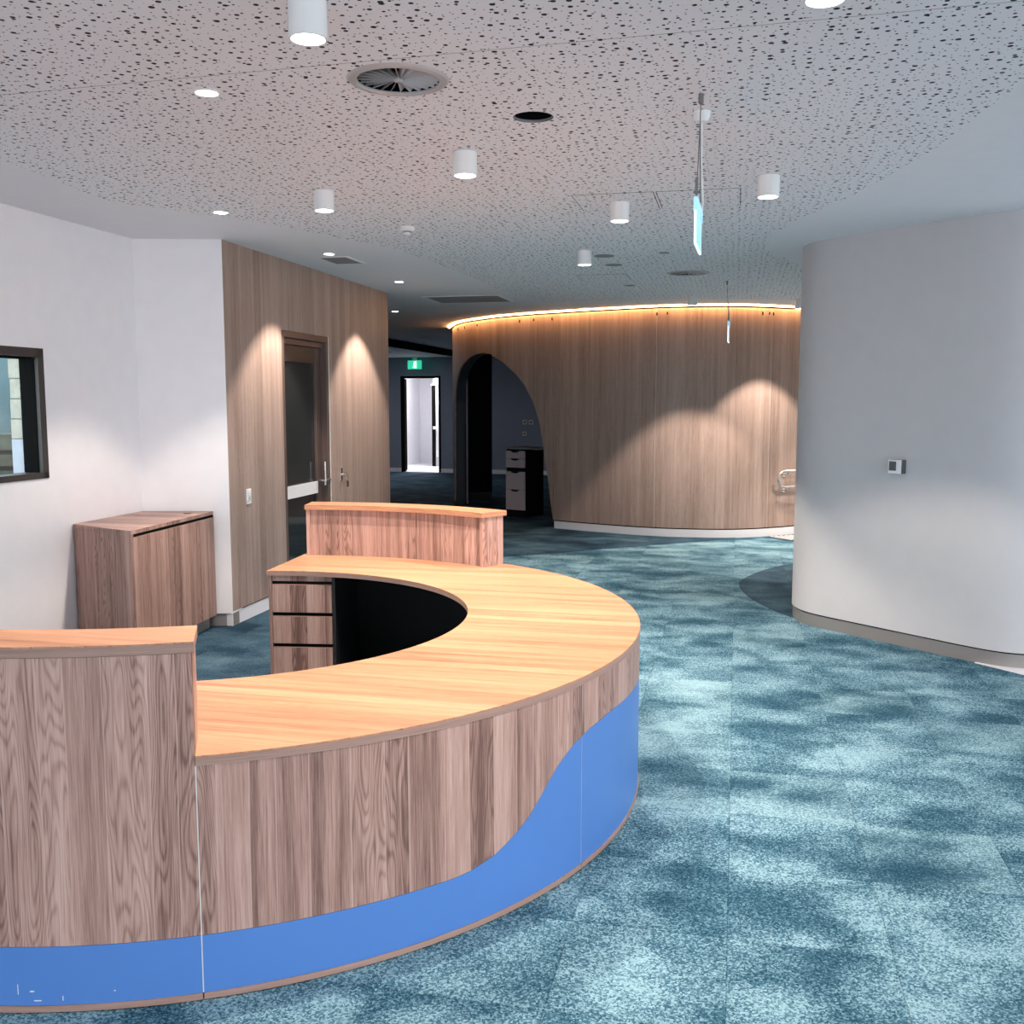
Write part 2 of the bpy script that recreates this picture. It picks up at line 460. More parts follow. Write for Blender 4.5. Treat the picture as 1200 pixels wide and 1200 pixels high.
# ------------------------------------------------------------------ ceiling
HOLE = (0.088, 4.31); VENT1 = (-0.416, 3.82); VENT2 = (1.613, 9.38)
hole_loops = [circle(*HOLE, 0.084), circle(*VENT1, 0.165), circle(*VENT2, 0.18)]
def rect(c, su, sv):
    return [(c[0] + AX[0] * a * su + BX[0] * b * sv, c[1] + AX[1] * a * su + BX[1] * b * sv) for a, b in ((-.5, -.5), (.5, -.5), (.5, .5), (-.5, .5))]
GR1 = rect((-1.43, 8.565), 0.40, 0.25); GR2 = rect((-0.50, 11.79), 0.74, 0.86)
ceil_out = [(-5.25, -4), (9, -4), (9, 22.4), (-1.38, 23.4), (-2.5, 18.2), (-4.4, 18.2), (-4.4, 11.4), (-2.9, 7.65)]
ceiling = tag(mk('ceiling', prism_holes(ceil_out, hole_loops + [GR1, GR2], H, H + 0.12), M['ceiling'], smooth=0, base=(0, 0, H)),
              'pale grey plaster ceiling', None, None, 'structure')
mk('ceiling_void', prism([(-5.25, -4), (9, -4), (9, 24), (-4.4, 24), (-4.4, 11.4), (-2.9, 7.65)], H + 0.32, H + 0.36), M['gap'], ceiling, smooth=0)
perf = [(-2.62, -3.9), (1.7, -3.9), (1.75, 0.0), (1.80, 2.4), (1.88, 3.8), (1.98, 4.85), (1.95, 5.88), (1.86, 6.6), (1.84, 7.3), (1.98, 8.0), (2.4, 8.7), (3.2, 9.3),
        (4.4, 9.9), (4.4, 12.2), (3.6, 12.05), (2.9, 11.75), (2.2, 11.7), (1.2, 11.9), (0.45, 12.2), (-0.1, 11.0), (-0.45, 9.4), (-0.92, 7.9), (-1.68, 6.75), (-2.37, 6.08), (-2.49, 5.02), (-2.56, 3.0)]
def clip(poly, P, n, keep):
    out = []
    for i in range(len(poly)):
        a, b = poly[i], poly[(i + 1) % len(poly)]
        da = ((a[0] - P[0]) * n[0] + (a[1] - P[1]) * n[1]) * keep; db = ((b[0] - P[0]) * n[0] + (b[1] - P[1]) * n[1]) * keep
        if da >= 0: out.append(a)
        if (da >= 0) != (db >= 0):
            t = da / (da - db); out.append((a[0] + t * (b[0] - a[0]), a[1] + t * (b[1] - a[1])))
    return out
n1 = Vector((0.263, 1)).normalized(); n2 = Vector((0.25, 1)).normalized()
L1, L2 = (0.0, 3.49), (0.46, 5.80)
gap = 0.0025
def sh(P, n, d): return (P[0] + n[0] * d, P[1] + n[1] * d)
pieces = [clip(perf, sh(L1, n1, -gap), n1, -1),
          clip(clip(perf, sh(L1, n1, gap), n1, 1), sh(L2, n2, -gap * 0.5), n2, -1),
          clip(perf, sh(L2, n2, gap * 0.5), n2, 1)]
for pc, hl in zip(pieces, ([], hole_loops[:2], hole_loops[2:])):
    mk('perforated_board', prism_holes(pc, hl, H - 0.0012, H), M['perf'], ceiling, smooth=0)
def joint(P, n, x0, x1):
    t = (n[1], -n[0])
    a = [(P[0] + t[0] * s + n[0] * d, P[1] + t[1] * s + n[1] * d) for s, d in ((x0, -gap), (x1, -gap), (x1, gap), (x0, gap))]
    mk('joint_shadow', prism(a, H - 0.0003, H + 0.001), M['gap'], ceiling, smooth=0)
joint(L1, n1, -2.55, 1.85); joint(L2, n2, -1.2, 1.45)
def hatch(c, su, sv, label):
    e = empty('access_panel', (c[0], c[1], H), label, 'panel', 'ceiling access panels')
    mk('edge_gap', prism_holes(rect(c, su + 0.008, sv + 0.008), [rect(c, su - 0.004, sv - 0.004)], H - 0.0022, H - 0.0012), M['gap'], e, smooth=0)
    mk('hatch_board', prism(rect(c, su, sv), H - 0.0026, H - 0.0012), M['perf'], e, smooth=0)
hatch((0.62, 6.09), 0.50, 0.46, 'square perforated ceiling access panel that carries a cylinder downlight')
hatch((1.09, 5.99), 0.50, 0.46, 'square perforated ceiling access panel beside the panel that carries a cylinder downlight')
hatch((0.88, 9.75), 0.50, 0.46, 'square perforated ceiling access panel between the dark round speakers and far diffuser')
# dropped far corridor ceiling with its black bulkhead
fc = mk('ceiling_corridor', prism([(-5.2, 18.45), (-2.52, 18.45), (-1.40, 23.5), (6, 22.7), (6, 27), (-5.2, 27)], 2.73, 2.80), M['ceiling'], smooth=0)
tag(fc, 'lower ceiling at the end of the corridor', None, None, 'structure')
bk = mk('trim_1', prism([(-2.60, 18.2), (-2.50, 18.2), (-1.30, 23.6), (-1.40, 23.6)], 2.73, H), M['gap'], smooth=0)
tag(bk, 'black diagonal bulkhead edge', None, None, 'structure')

# ------------------------------------------------------------------ left wall with window
LP = (-2.756, 7.45); ld = Vector((-0.284, -1.32)).normalized()       # along the wall towards the camera
def lw(l0, l1, t0, t1, z0, z1): return frame2(LP, ld, l0, l1, t0, t1, z0, z1)   # t<0 = behind the wall face
WL0, WL1, WZ0, WZ1 = 1.05, 2.75, 1.21, 2.03
# left of d is the +x side (room); the wall body lies at t<0
left = tag(mk('wall_left', join(lw(-0.2, WL0, -0.125, 0, 0, H + .1), lw(WL1, 11.5, -0.125, 0, 0, H + .1), lw(WL0, WL1, -0.125, 0, 0, WZ0), lw(WL0, WL1, -0.125, 0, WZ1, H + .1)), M['white_wall'], smooth=0, rotz=math.atan2(ld.y, ld.x)),
           'plain white left wall', None, None, 'structure')
win = empty('window_1', (*sh(LP, ld, 1.9), WZ0), 'dark framed fixed window in the white wall', None, None, 'structure')
fw = 0.055
mk('window_frame', join(lw(WL0, WL1, -0.12, 0.008, WZ0, WZ0 + fw * .7), lw(WL0, WL1, -0.12, 0.008, WZ1 - fw, WZ1), lw(WL0, WL0 + fw, -0.12, 0.008, WZ0, WZ1), lw(WL1 - fw, WL1, -0.12, 0.008, WZ0, WZ1)), M['darkframe'], win, smooth=0)
mk('window_bead', join(lw(WL0 + fw, WL1 - fw, -0.115, -0.03, WZ1 - fw - 0.012, WZ1 - fw), lw(WL0 + fw, WL0 + fw + 0.006, -0.125, -0.02, WZ0 + fw * .7, WZ1 - fw)), M['gap'], win, smooth=0)
mk('pane', lw(WL0 + fw, WL1 - fw, -0.075, -0.068, WZ0 + fw * .7, WZ1 - fw), M['glass'], win, smooth=0)
# return wall between the left wall and the timber wall
CP = (-2.115, 7.47)
ret = tag(mk('wall_corner', prism([(-2.80, 7.45), (CP[0], CP[1]), (CP[0] + 0.03, CP[1] + 0.16), (-2.75, 7.62)], 0.10, H + .1), M['white_wall'], smooth=0),
          'short white return wall beside the timber wall', None, None, 'structure')
tag(mk('baseboard_corner', prism([(-2.80, 7.463), (CP[0] + 0.002, CP[1] + 0.012), (CP[0] + 0.02, CP[1] + 0.1), (-2.75, 7.6)], 0, 0.10), M['skirt_grey'], smooth=0),
    'grey metal skirting on the white return wall', None, None, 'structure')

# ------------------------------------------------------------------ timber wall with the glazed door
WP = CP; wd = Vector((0.203, 0.979)).normalized(); WEND = 3.86
# left of wd is -x (behind the face): positive t goes into the wall
def ww(l0, l1, t0, t1, z0, z1): return frame2(WP, wd, l0, l1, t0, t1, z0, z1)
D0, D1, DZ = 0.985, 2.0, 2.29
wwall = empty('wall_timber', (WP[0], WP[1], 0), 'timber laminate wall with door', None, None, 'structure')
uvw = lambda c: ((c.x - WP[0]) * wd.x + (c.y - WP[1]) * wd.y, c.z)
G0 = 0.012
mk('panel', ww(0.0, D0, 0, 0.14, 0.115, H), M['wood_wall'], wwall, uvw, smooth=0)
mk('panel', ww(D0, D1, 0, 0.14, DZ, H), M['wood_wall'], wwall, uvw, smooth=0)
curve = [(WP[0] + wd.x * l, WP[1] + wd.y * l) for l in (D1, 2.6, 3.2, WEND - 0.15)]
ec = (WP[0] + wd.x * (WEND - 0.15) - wd.y * 0.15, WP[1] + wd.y * (WEND - 0.15) + wd.x * 0.15)
a0 = math.atan2(-wd.x, wd.y)
for k in range(1, 13):
    a = a0 + math.pi / 2 * k / 12; curve.append((ec[0] + 0.15 * math.cos(a), ec[1] + 0.15 * math.sin(a)))
lastd = Vector((-wd.y, wd.x))
curve.append((curve[-1][0] + lastd.x * 2.8, curve[-1][1] + lastd.y * 2.8))
cn = normals(curve); cs = arclen(curve); inn = offset(curve, cn, 0.14)
nn = len(curve)
uvc = lambda c: min(((c.x - p[0]) ** 2 + (c.y - p[1]) ** 2, D1 + s) for p, s in zip(curve, cs))[1]
dense = []
for i in range(nn - 1):
    for k in range(6): dense.append(((curve[i][0] + (curve[i + 1][0] - curve[i][0]) * k / 6), (curve[i][1] + (curve[i + 1][1] - curve[i][1]) * k / 6)))
dense.append(curve[-1])
dn = normals(dense); ds = arclen(dense); di = offset(dense, dn, 0.14)
uvd = lambda c: (min(((c.x - p[0]) ** 2 + (c.y - p[1]) ** 2, D1 + s) for p, s in zip(dense, ds))[1], c.z)
mk('panel', strip(dense, di, [0.115] * len(dense), [H] * len(dense)), M['wood_wall'], wwall, uvd)
mk('pale_edge_trim', ww(D1 - 0.004, D1 + 0.010, -0.003, 0.10, 0.0, DZ), M['joint'], wwall, smooth=0)
bb = empty('baseboard_timber', (WP[0], WP[1], 0), 'white skirting under the timber wall', None, None, 'structure')
mk('skirting', ww(0.0, D0, 0.004, 0.10, 0, 0.105), M['skirt_white'], bb, smooth=0)
so = offset(dense, dn, 0.004)
mk('skirting', strip(so, di, [0] * len(dense), [0.105] * len(dense)), M['skirt_white'], bb)
mk('shadow_gap', ww(0.0, D0, 0.012, 0.10, 0.105, 0.115), M['gap'], bb, smooth=0)
# door
dr = empty('door_1', (*sh(WP, wd, (D0 + D1) / 2), 0), 'dark glazed door in bronze frame set in the timber wall', None, None, 'structure')
mk('door_frame', join(ww(D0, D0 + 0.05, 0.0, 0.14, 0, DZ), ww(D1 - 0.055, D1 - 0.004, 0.0, 0.14, 0, DZ), ww(D0, D1 - 0.004, 0.0, 0.14, DZ - 0.055, DZ)), M['bronze'], dr, smooth=0, bevel=0.003)
mk('head_stop', ww(D0 + 0.05, D1 - 0.055, 0.03, 0.13, DZ - 0.105, DZ - 0.060), M['bronze'], dr, smooth=0)
lf0, lf1 = D0 + 0.055, D1 - 0.06
leaf = empty('door_leaf', (*sh(WP, wd, (lf0 + lf1) / 2), 0), parent=dr)
mk('stile', ww(lf0, lf0 + 0.07, 0.06, 0.105, 0.01, DZ - 0.11), M['darkframe'], leaf, smooth=0)
mk('stile', ww(lf1 - 0.12, lf1, 0.06, 0.105, 0.01, DZ - 0.11), M['bronze'], leaf, smooth=0)
mk('top_rail', ww(lf0 + 0.07, lf1 - 0.12, 0.06, 0.105, DZ - 0.25, DZ - 0.11), M['darkframe'], leaf, smooth=0)
mk('bottom_rail', ww(lf0 + 0.07, lf1 - 0.12, 0.06, 0.105, 0.01, 0.16), M['darkframe'], leaf, smooth=0)
mk('glass_pane', ww(lf0 + 0.07, lf1 - 0.12, 0.078, 0.088, 0.16, DZ - 0.25), M['dark_glass'], leaf, smooth=0)
mk('visibility_band', ww(lf0 + 0.0, lf1 - 0.12, 0.052, 0.06, 0.855, 0.965), M['plastic'], leaf, smooth=0)['label'] = 'white visibility band across the door glass'
hp = sh(WP, wd, lf1 - 0.05); nw = (wd.y, -wd.x)
def hw(l, t, z):
    p = sh(WP, wd, l); return (p[0] + nw[0] * t, p[1] + nw[1] * t, z)
mk('door_handle', join(tube([hw(lf1 - 0.05, -0.01, 0.92), hw(lf1 - 0.05, -0.01, 1.14)], 0.011), tube([hw(lf1 - 0.05, -0.06, 0.965), hw(lf1 - 0.05, 0.0, 0.965), hw(lf1 + 0.05, 0.0, 0.965)], 0.011)), M['steel'], leaf)

# ------------------------------------------------------------------ curved arch wall
AP = [(-.90, 18.2), (-.945, 17.0), (-.94, 16.1), (-.72, 15.0), (-.22, 14.1), (.25, 13.6), (.65, 13.3), (1.1, 12.98), (1.7, 12.62), (2.2, 12.46), (2.75, 12.42), (3.25, 12.58), (3.75, 12.88), (4.6, 13.6), (5.6, 14.8)]
AC = catmull(AP, 24); AS = arclen(AC)
def on_arch(s):
    for i in range(len(AC) - 1):
        if s <= AS[i + 1]:
            t = (s - AS[i]) / (AS[i + 1] - AS[i]); return (AC[i][0] + t * (AC[i + 1][0] - AC[i][0]), AC[i][1] + t * (AC[i + 1][1] - AC[i][1]))
    return AC[-1]
arch_z = [(2.36, 0.10), (2.40, 1.2), (2.477, 1.70), (2.717, 2.00), (3.0, 2.165), (3.202, 2.241), (3.478, 2.33), (3.682, 2.371), (3.911, 2.38), (4.118, 2.354), (4.428, 2.226), (4.686, 2.058), (4.843, 1.907), (4.996, 1.677), (5.099, 1.416), (5.156, 1.131), (5.248, 0.619), (5.325, 0.0)]
WT = 2.835
awall = empty('wall_back', (1.7, 12.62, 0), 'curved timber laminate wall with arched opening', None, None, 'structure')
def samples(s0, s1, step=0.05):
    n = max(2, int((s1 - s0) / step) + 1); S = [s0 + (s1 - s0) * k / (n - 1) for k in range(n)]
    for s, _ in arch_z:
        if s0 < s < s1: S.append(s)
    return sorted(set(S))
def arch_strip(s0, s1, d0, d1, z0, z1, follow):
    S = samples(s0, s1); C = [on_arch(s) for s in S]
    N = []
    for s in S:
        a, b = on_arch(max(0, s - .02)), on_arch(min(AS[-1], s + .02)); t = Vector((b[0] - a[0], b[1] - a[1])).normalized(); N.append((-t.y, t.x))
    lo = [max(z0, interp(s, arch_z)) if (follow and 2.36 <= s <= 5.325) else z0 for s in S]
    return strip(offset(C, N, d0), offset(C, N, d1), lo, [z1] * len(S))
def uva(c):
    return (min(((c.x - p[0]) ** 2 + (c.y - p[1]) ** 2, s) for p, s in zip(AC, AS))[1], c.z)
pj = [0.0, 2.36, 3.86, 5.325, 6.80, 8.27, 9.74, AS[-1]]
for s0, s1 in zip(pj, pj[1:]):
    mk('panel', arch_strip(s0 + 0.002, s1 - 0.002, 0.0, 0.02, 0.115, WT, True), M['wood_wall'], awall, uva)
for s0, s1 in ((0.0, 2.36), (2.362, 5.322), (5.325, AS[-1])):
    mk('wall_core', arch_strip(s0, s1, 0.022, 0.16, 0.0, WT, True), M['dark_navy'], awall)
for s in (6.80, 8.27): mk('joint_strip', arch_strip(s - 0.004, s + 0.004, 0.0015, 0.02, 0.115, WT, False), M['joint'], awall)
abb = empty('baseboard_back', (1.7, 12.62, 0), 'white skirting along the curved timber wall', None, None, 'structure')
mk('skirting', arch_strip(5.345, AS[-1], 0.0, 0.02, 0.0, 0.10, False), M['skirt_white'], abb)
mk('shadow_gap', arch_strip(5.345, AS[-1], 0.010, 0.02, 0.10, 0.115, False), M['gap'], abb)
led = tag(mk('led_strip', arch_strip(2.0, 10.6, -0.065, -0.035, H - 0.018, H - 0.002, False), M['led']),
          'warm glowing light strip along the top of the curved timber wall', 'light strip')
for s in (2.9, 3.3, 3.75, 4.75, 5.0, 5.3, 6.80, 6.93, 8.12, 8.22, 8.28):
    p = on_arch(s); q = on_arch(s + .02); t = Vector((q[0] - p[0], q[1] - p[1])).normalized()
    mk('clip', frame2(p, t, -0.006, 0.006, -0.010, 0.002, WT - 0.085 + random.uniform(0, .02), WT - 0.045), M['gap'], awall, smooth=0)
# hang rail along the top edge of the panels
# ------------------------------------------------------------------ white curved wall on the right
RP = [(7.8, 7.2), (5.2, 6.55), (4.0, 6.28), (3.60, 6.215), (3.33, 6.225), (3.14, 6.30), (2.99, 6.455), (2.80, 6.72), (2.64, 6.945), (2.46, 7.20), (2.30, 7.435), (2.225, 7.62), (2.225, 7.84), (2.31, 8.05), (2.50, 8.25), (2.85, 8.50), (3.6, 9.0), (4.6, 9.6), (6.2, 10.4)]
RC = catmull(RP, 10); RN = normals(RC)
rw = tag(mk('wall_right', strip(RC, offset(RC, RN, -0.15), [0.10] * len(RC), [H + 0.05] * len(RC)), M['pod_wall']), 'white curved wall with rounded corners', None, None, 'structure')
tag(mk('baseboard_right', strip(offset(RC, RN, -0.008), offset(RC, RN, -0.10), [0] * len(RC), [0.09] * len(RC)), M['skirt_grey']), 'grey metal skirting under the white curved wall', None, None, 'structure')
tag(mk('trim_2', strip(offset(RC, RN, -0.012), offset(RC, RN, -0.10), [0.09] * len(RC), [0.10] * len(RC)), M['gap']), 'black shadow gap over the grey skirting', None, None, 'structure')
tag(mk('wall_side', prism([(6.1, 10.35), (6.25, 10.3), (6.25, 27), (6.1, 27)], 0, H + .1), M['white_wall'], smooth=0), 'white end wall past the ramp', None, None, 'structure')

# ------------------------------------------------------------------ far corridor wall and room behind
FP = (-4.6, 24.75); fd = Vector((0.957, -0.292)).normalized()
def fl(x): return (x - FP[0]) / fd.x
def fw_(l0, l1, t0, t1, z0, z1): return frame2(FP, fd, l0, l1, t0, t1, z0, z1)
FD0, FD1, FDZ = fl(-2.66), fl(-1.69), 2.29
fwall = tag(mk('wall_far', join(fw_(-0.7, FD0, 0, 0.12, 0, 2.80), fw_(FD1, 11, 0, 0.12, 0, 2.80), fw_(FD0, FD1, 0, 0.12, FDZ, 2.80)), M['navy_wall'], smooth=0),
            'slate blue wall at the end of the corridor', None, None, 'structure')
tag(mk('baseboard_far', join(fw_(-0.7, FD0, -0.012, 0, 0, 0.10), fw_(FD1, 11, -0.012, 0, 0, 0.10)), M['skirt_white'], smooth=0), 'pale skirting on the slate blue wall', None, None, 'structure')
d2 = empty('door_2', (*sh(FP, fd, (FD0 + FD1) / 2), 0), 'black framed open doorway in the slate blue wall', None, None, 'structure')
mk('door_frame', join(fw_(FD0, FD0 + 0.04, -0.02, 0.14, 0, FDZ), fw_(FD1 - 0.05, FD1, -0.02, 0.14, 0, FDZ), fw_(FD0, FD1, -0.02, 0.14, FDZ - 0.05, FDZ)), M['gap'], d2, smooth=0)
mk('door_leaf', frame2(sh(FP, fd, FD0 + 0.10), Vector((-0.05, 1)).normalized(), 0.0, 0.88, 0.0, 0.045, 0.01, FDZ - 0.06), M['gap'], d2, smooth=0)['label'] = 'black door leaf folded open'
# bright room
room = empty('wall_white_room', (*sh(FP, fd, (FD0 + FD1) / 2), 0), 'bright white room past the corridor doorway', None, None, 'structure')
mk('room_wall', join(fw_(FD0 - 0.9, FD1 + 1.2, 3.4, 3.5, 0, 2.7), fw_(FD0 - 1.0, FD0 - 0.9, 0.12, 3.5, 0, 2.7), fw_(FD1 + 0.55, FD1 + 0.65, 0.12, 1.35, 0, 2.7), fw_(2.0, FD1 + 0.65, 2.2, 2.3, 0, 2.7)), M['white_wall'], room, smooth=0)
mk('room_ceiling', fw_(FD0 - 1.0, FD1 + 1.2, 0.12, 3.5, 2.7, 2.75), M['white_wall'], room, smooth=0)
mk('room_floor', fw_(FD0 - 1.0, FD1 + 1.2, 0.0, 3.5, 0.0, 0.006), M['pale_floor'], room, smooth=0)
d3 = empty('door_3', (*sh(FP, fd, FD1 - 0.1), 0.006), 'glazed dark framed door inside the bright white room', None, None, 'structure')
mk('stile', fw_(1.99, 2.09, 2.10, 2.15, 0.006, 2.1), M['gap'], d3, smooth=0)
mk('head_rail', fw_(1.96, 2.6, 2.10, 2.15, 2.1, 2.14), M['grey_plastic'], d3, smooth=0)
mk('glass_pane', fw_(2.09, 2.55, 2.12, 2.13, 0.25, 2.1), M['plastic'], d3, smooth=0)
mk('bottom_rail', fw_(2.09, 2.55, 2.11, 2.14, 0.02, 0.25), M['grey_plastic'], d3, smooth=0)
mk('push_bar', fw_(2.04, 2.5, 2.04, 2.08, 0.97, 1.05), M['plastic'], d3, smooth=0)
pl = sh(FP, fd, (FD0 + FD1) / 2); plc = (pl[0] - fd.y * 1.6, pl[1] + fd.x * 1.6)
tag(mk('fill_panel_light', box((plc[0], plc[1], 2.672), (1.0, 0.9, 0.026), math.atan2(fd.y, fd.x)), emit('room_fill_diffuser', (1.0, 0.98, 1.0), 14.0), smooth=0), 'square ceiling light panel in the bright room past the corridor', 'light')  # unseen panel added to brighten the far room
for lx, ly, lab, st in ((-3.3, 21.3, 'square light panel on the lower ceiling of the corridor side', 16.0), (2.2, 20.5, 'square light panel in the room past the arched opening', 5.0)):  # unseen fill panels, added to lift the corridor and the arch interior
    pf = empty('fill_panel_light', (lx, ly, 2.70), lab, 'light')
    zz = 2.73 if lx < 0 else H
    mk('frame', box((lx, ly, zz - 0.03), (0.64, 0.64, 0.03)), M['lamp_white'], pf, smooth=0)
    mk('diffuser', box((lx, ly, zz - 0.034), (0.58, 0.58, 0.004)), emit('added_fill_diffuser', (1.0, 0.94, 0.92), st), pf, smooth=0)
# corridor left side wall
tag(mk('wall_corridor', prism([(-4.35, 11.7), (-4.2, 11.7), (-4.2, 26), (-4.35, 26)], 0, H + .1), M['navy_wall'], smooth=0), 'slate blue corridor side wall', None, None, 'structure')

# ------------------------------------------------------------------ reception desk
CX, CY, RO, RI = -1.371, 4.581, 1.952, 1.165
ZT, ZH = 0.72, 1.045
desk = empty('reception_desk', (CX, CY, 0), 'curved timber reception desk with blue wave base and two raised counters', 'desk')
A_BACK, A_FRONT = 88.5, -117.5      # ends of the ring
HB0, HB1 = 47.0, 88.0               # raised counter at the back
HF0, HF1 = -116.5, -75.43            # raised counter at the front
def pol(r, a): return (CX + r * math.cos(math.radians(a)), CY + r * math.sin(math.radians(a)))
def angs(a0, a1, step=1.5):
    n = max(2, int(abs(a1 - a0) / step) + 1); return [a0 + (a1 - a0) * k / (n - 1) for k in range(n)]
def arcs(r0, r1, a0, a1, z0, z1):
    A = angs(a0, a1)
    lo = [z0(a) if callable(z0) else z0 for a in A]; hi = [z1(a) if callable(z1) else z1 for a in A]
    return strip([pol(r1, a) for a in A], [pol(r0, a) for a in A], lo, hi)
uvr = lambda c: (math.atan2(c.y - CY, c.x - CX) * RO, c.z)
# ends: the inner corner at the drawer end stands a little past the radial line
def end_ang(r): return 88.5 + (92.7 - 88.5) * (RO - r) / (RO - RI)
def end_ang_f(r): return -28.0 - end_ang(r)
def top_geo(r0, r1, z0, z1):
    A = sorted(set([end_ang_f(r1) + (end_ang(r1) - end_ang_f(r1)) * k / 150 for k in range(151)] + [HF1 - 0.001, HF1, HB0, HB0 + 0.001]))
    a0, a1 = end_ang_f(r1), end_ang(r1)
    O = []; I = []
    for a in A:
        t = (a - a0) / (a1 - a0)
        rr = r1 if HF1 <= a <= HB0 else r1 - 0.024
        O.append(pol(rr, a)); I.append(pol(r0, end_ang_f(r0) + (end_ang(r0) - end_ang_f(r0)) * t))
    return strip(O, I, [z0] * len(A), [z1] * len(A))
mk('worktop', top_geo(RI, RO - 0.001, ZT - 0.004, ZT), M['wood_top_lit'], desk)
mk('worktop_edge', top_geo(RI + 0.0005, RO, ZT - 0.028, ZT - 0.004), M['wood_edge'], desk, lambda c: (c.z, math.atan2(c.y - CY, c.x - CX) * RO))
wave = [(-120, .195), (-52.5, .195), (-50.6, .200), (-47.6, .223), (-44.9, .264), (-42.4, .315), (-40.3, .385), (-38.0, .446), (-35.5, .486), (-31.9, .514), (-27, .527), (-20, .522), (-10, .505), (5, .49), (30, .48), (95, .47)]
wz = lambda a: interp(a, wave)
segs = [(-116.8, -75.48), (-75.37, -33.68), (-33.57, 8.07), (8.18, 47.9), (48.0, 88.2)]
for k, (s0, s1) in enumerate(segs):
    ztop = ZH - 0.032 if k in (0, 4) else ZT - 0.029
    mk('front_panel', arcs(RO - 0.02, RO - 0.002, s0, s1, wz, ztop), M['wood'], desk, uvr)
    mk('blue_panel', arcs(RO - 0.02, RO - 0.002, s0, s1, 0.022, lambda a: wz(a) - 0.0012), M['blue'], desk, uvr)['label'] = 'blue laminate wave panel'
    mk('plinth', arcs(RO - 0.03, RO + 0.001, s0, s1, 0.003, 0.0215), M['wood_edge'], desk, lambda c: (c.z, math.atan2(c.y - CY, c.x - CX) * RO))
for a in (-75.425, -33.625, 8.125):
    mk('joint_strip', arcs(RO - 0.02, RO - 0.0032, a - 0.05, a + 0.05, 0.022, ZT - 0.029), M['joint'], desk)
mk('inner_lining', arcs(RO - 0.05, RO - 0.021, -116.5, 88.0, 0.004, ZT - 0.029), M['black'], desk)
for name, h0, h1 in (('back', HB0, HB1), ('front', HF0, HF1)):
    rc = empty('raised_counter', (*pol(1.86, (h0 + h1) / 2), ZT), parent=desk)
    flip = (h0, h1)
    mk('counter_cap', arcs(1.745, RO + 0.002, h0 - 0.2, h1 + 0.2, ZH - 0.004, ZH), M['wood_top_lit'], rc)
    mk('cap_edge', arcs(1.7455, RO + 0.0025, h0 - 0.22, h1 + 0.22, ZH - 0.030, ZH - 0.004), M['wood_top_lit'] if name == 'back' else M['wood_edge'], rc, lambda c: (c.z, math.atan2(c.y - CY, c.x - CX) * RO))
    mk('inner_panel', arcs(1.775, 1.793, h0 + 0.7, h1 - 0.7, ZT, ZH - 0.030), M['wood'], rc, uvr)
    for e in (h0, h1):
        e0, e1 = (e, e + 0.75) if e == h0 else (e - 0.75, e)
        mk('end_panel', arcs(1.757, RO - 0.021 if True else RO, e0, e1, ZT, ZH - 0.030), M['wood'], rc)
# end caps closing the outer edge beside the raised counter ends
# drawer unit at the back end
dP = pol(RI + 0.012, 92.3); dt = Vector((0.985, -0.075)).normalized()     # along the drawer fronts
def dw(l0, l1, t0, t1, z0, z1): return frame2(dP, dt, l0, l1, t0, t1, z0, z1)
du = empty('drawer_unit', (dP[0], dP[1], 0), parent=desk)
mk('carcass', join(dw(0.0, 0.018, 0.0, 0.52, 0.003, ZT - 0.029), dw(0.018, 0.375, 0.03, 0.52, 0.1, ZT - 0.05), dw(0.018, 0.375, 0.012, 0.52, ZT - 0.062, ZT - 0.029)), M['wood'], du, smooth=0)
mk('side_panel', dw(0.375, 0.393, 0.003, 0.52, 0.003, ZT - 0.029), M['black'], du, smooth=0)
mk('kick', dw(0.018, 0.375, 0.05, 0.07, 0.003, 0.1), M['gap'], du, smooth=0)
dz = [(0.105, 0.268), (0.290, 0.453), (0.475, 0.640)]
for z0, z1 in dz:
    d_ = mk('drawer', dw(0.020, 0.373, -0.002, 0.018, z0, z1), M['wood'], du, smooth=0, bevel=0.0015)
    mk('finger_pull', dw(0.020, 0.373, 0.016, 0.03, z1, z1 + 0.022), M['gap'], d_, smooth=0)
# end panel of the desk at the drawer end
ep0, ep1 = pol(RI + 0.03, 92.0), pol(RO - 0.03, 88.6)
ed = Vector((ep1[0] - ep0[0], ep1[1] - ep0[1])); eL = ed.length; ed.normalize()
mk('end_gable', frame2(ep0, ed, 0.03, eL, 0.0, -0.02, 0.003, ZT - 0.029), M['wood'], desk, smooth=0)
# scuffs low on the blue panel
for a, z, da, dz_ in ((-90.2, .055, .06, .030), (-89.2, .062, .35, .004), (-88.9, .035, .6, .003), (-86.6, .035, .07, .014), (-82.5, .055, .15, .003)):
    mk('scuff', arcs(RO - 0.003, RO - 0.0017, a, a + da, z, z + dz_), M['joint'], desk)

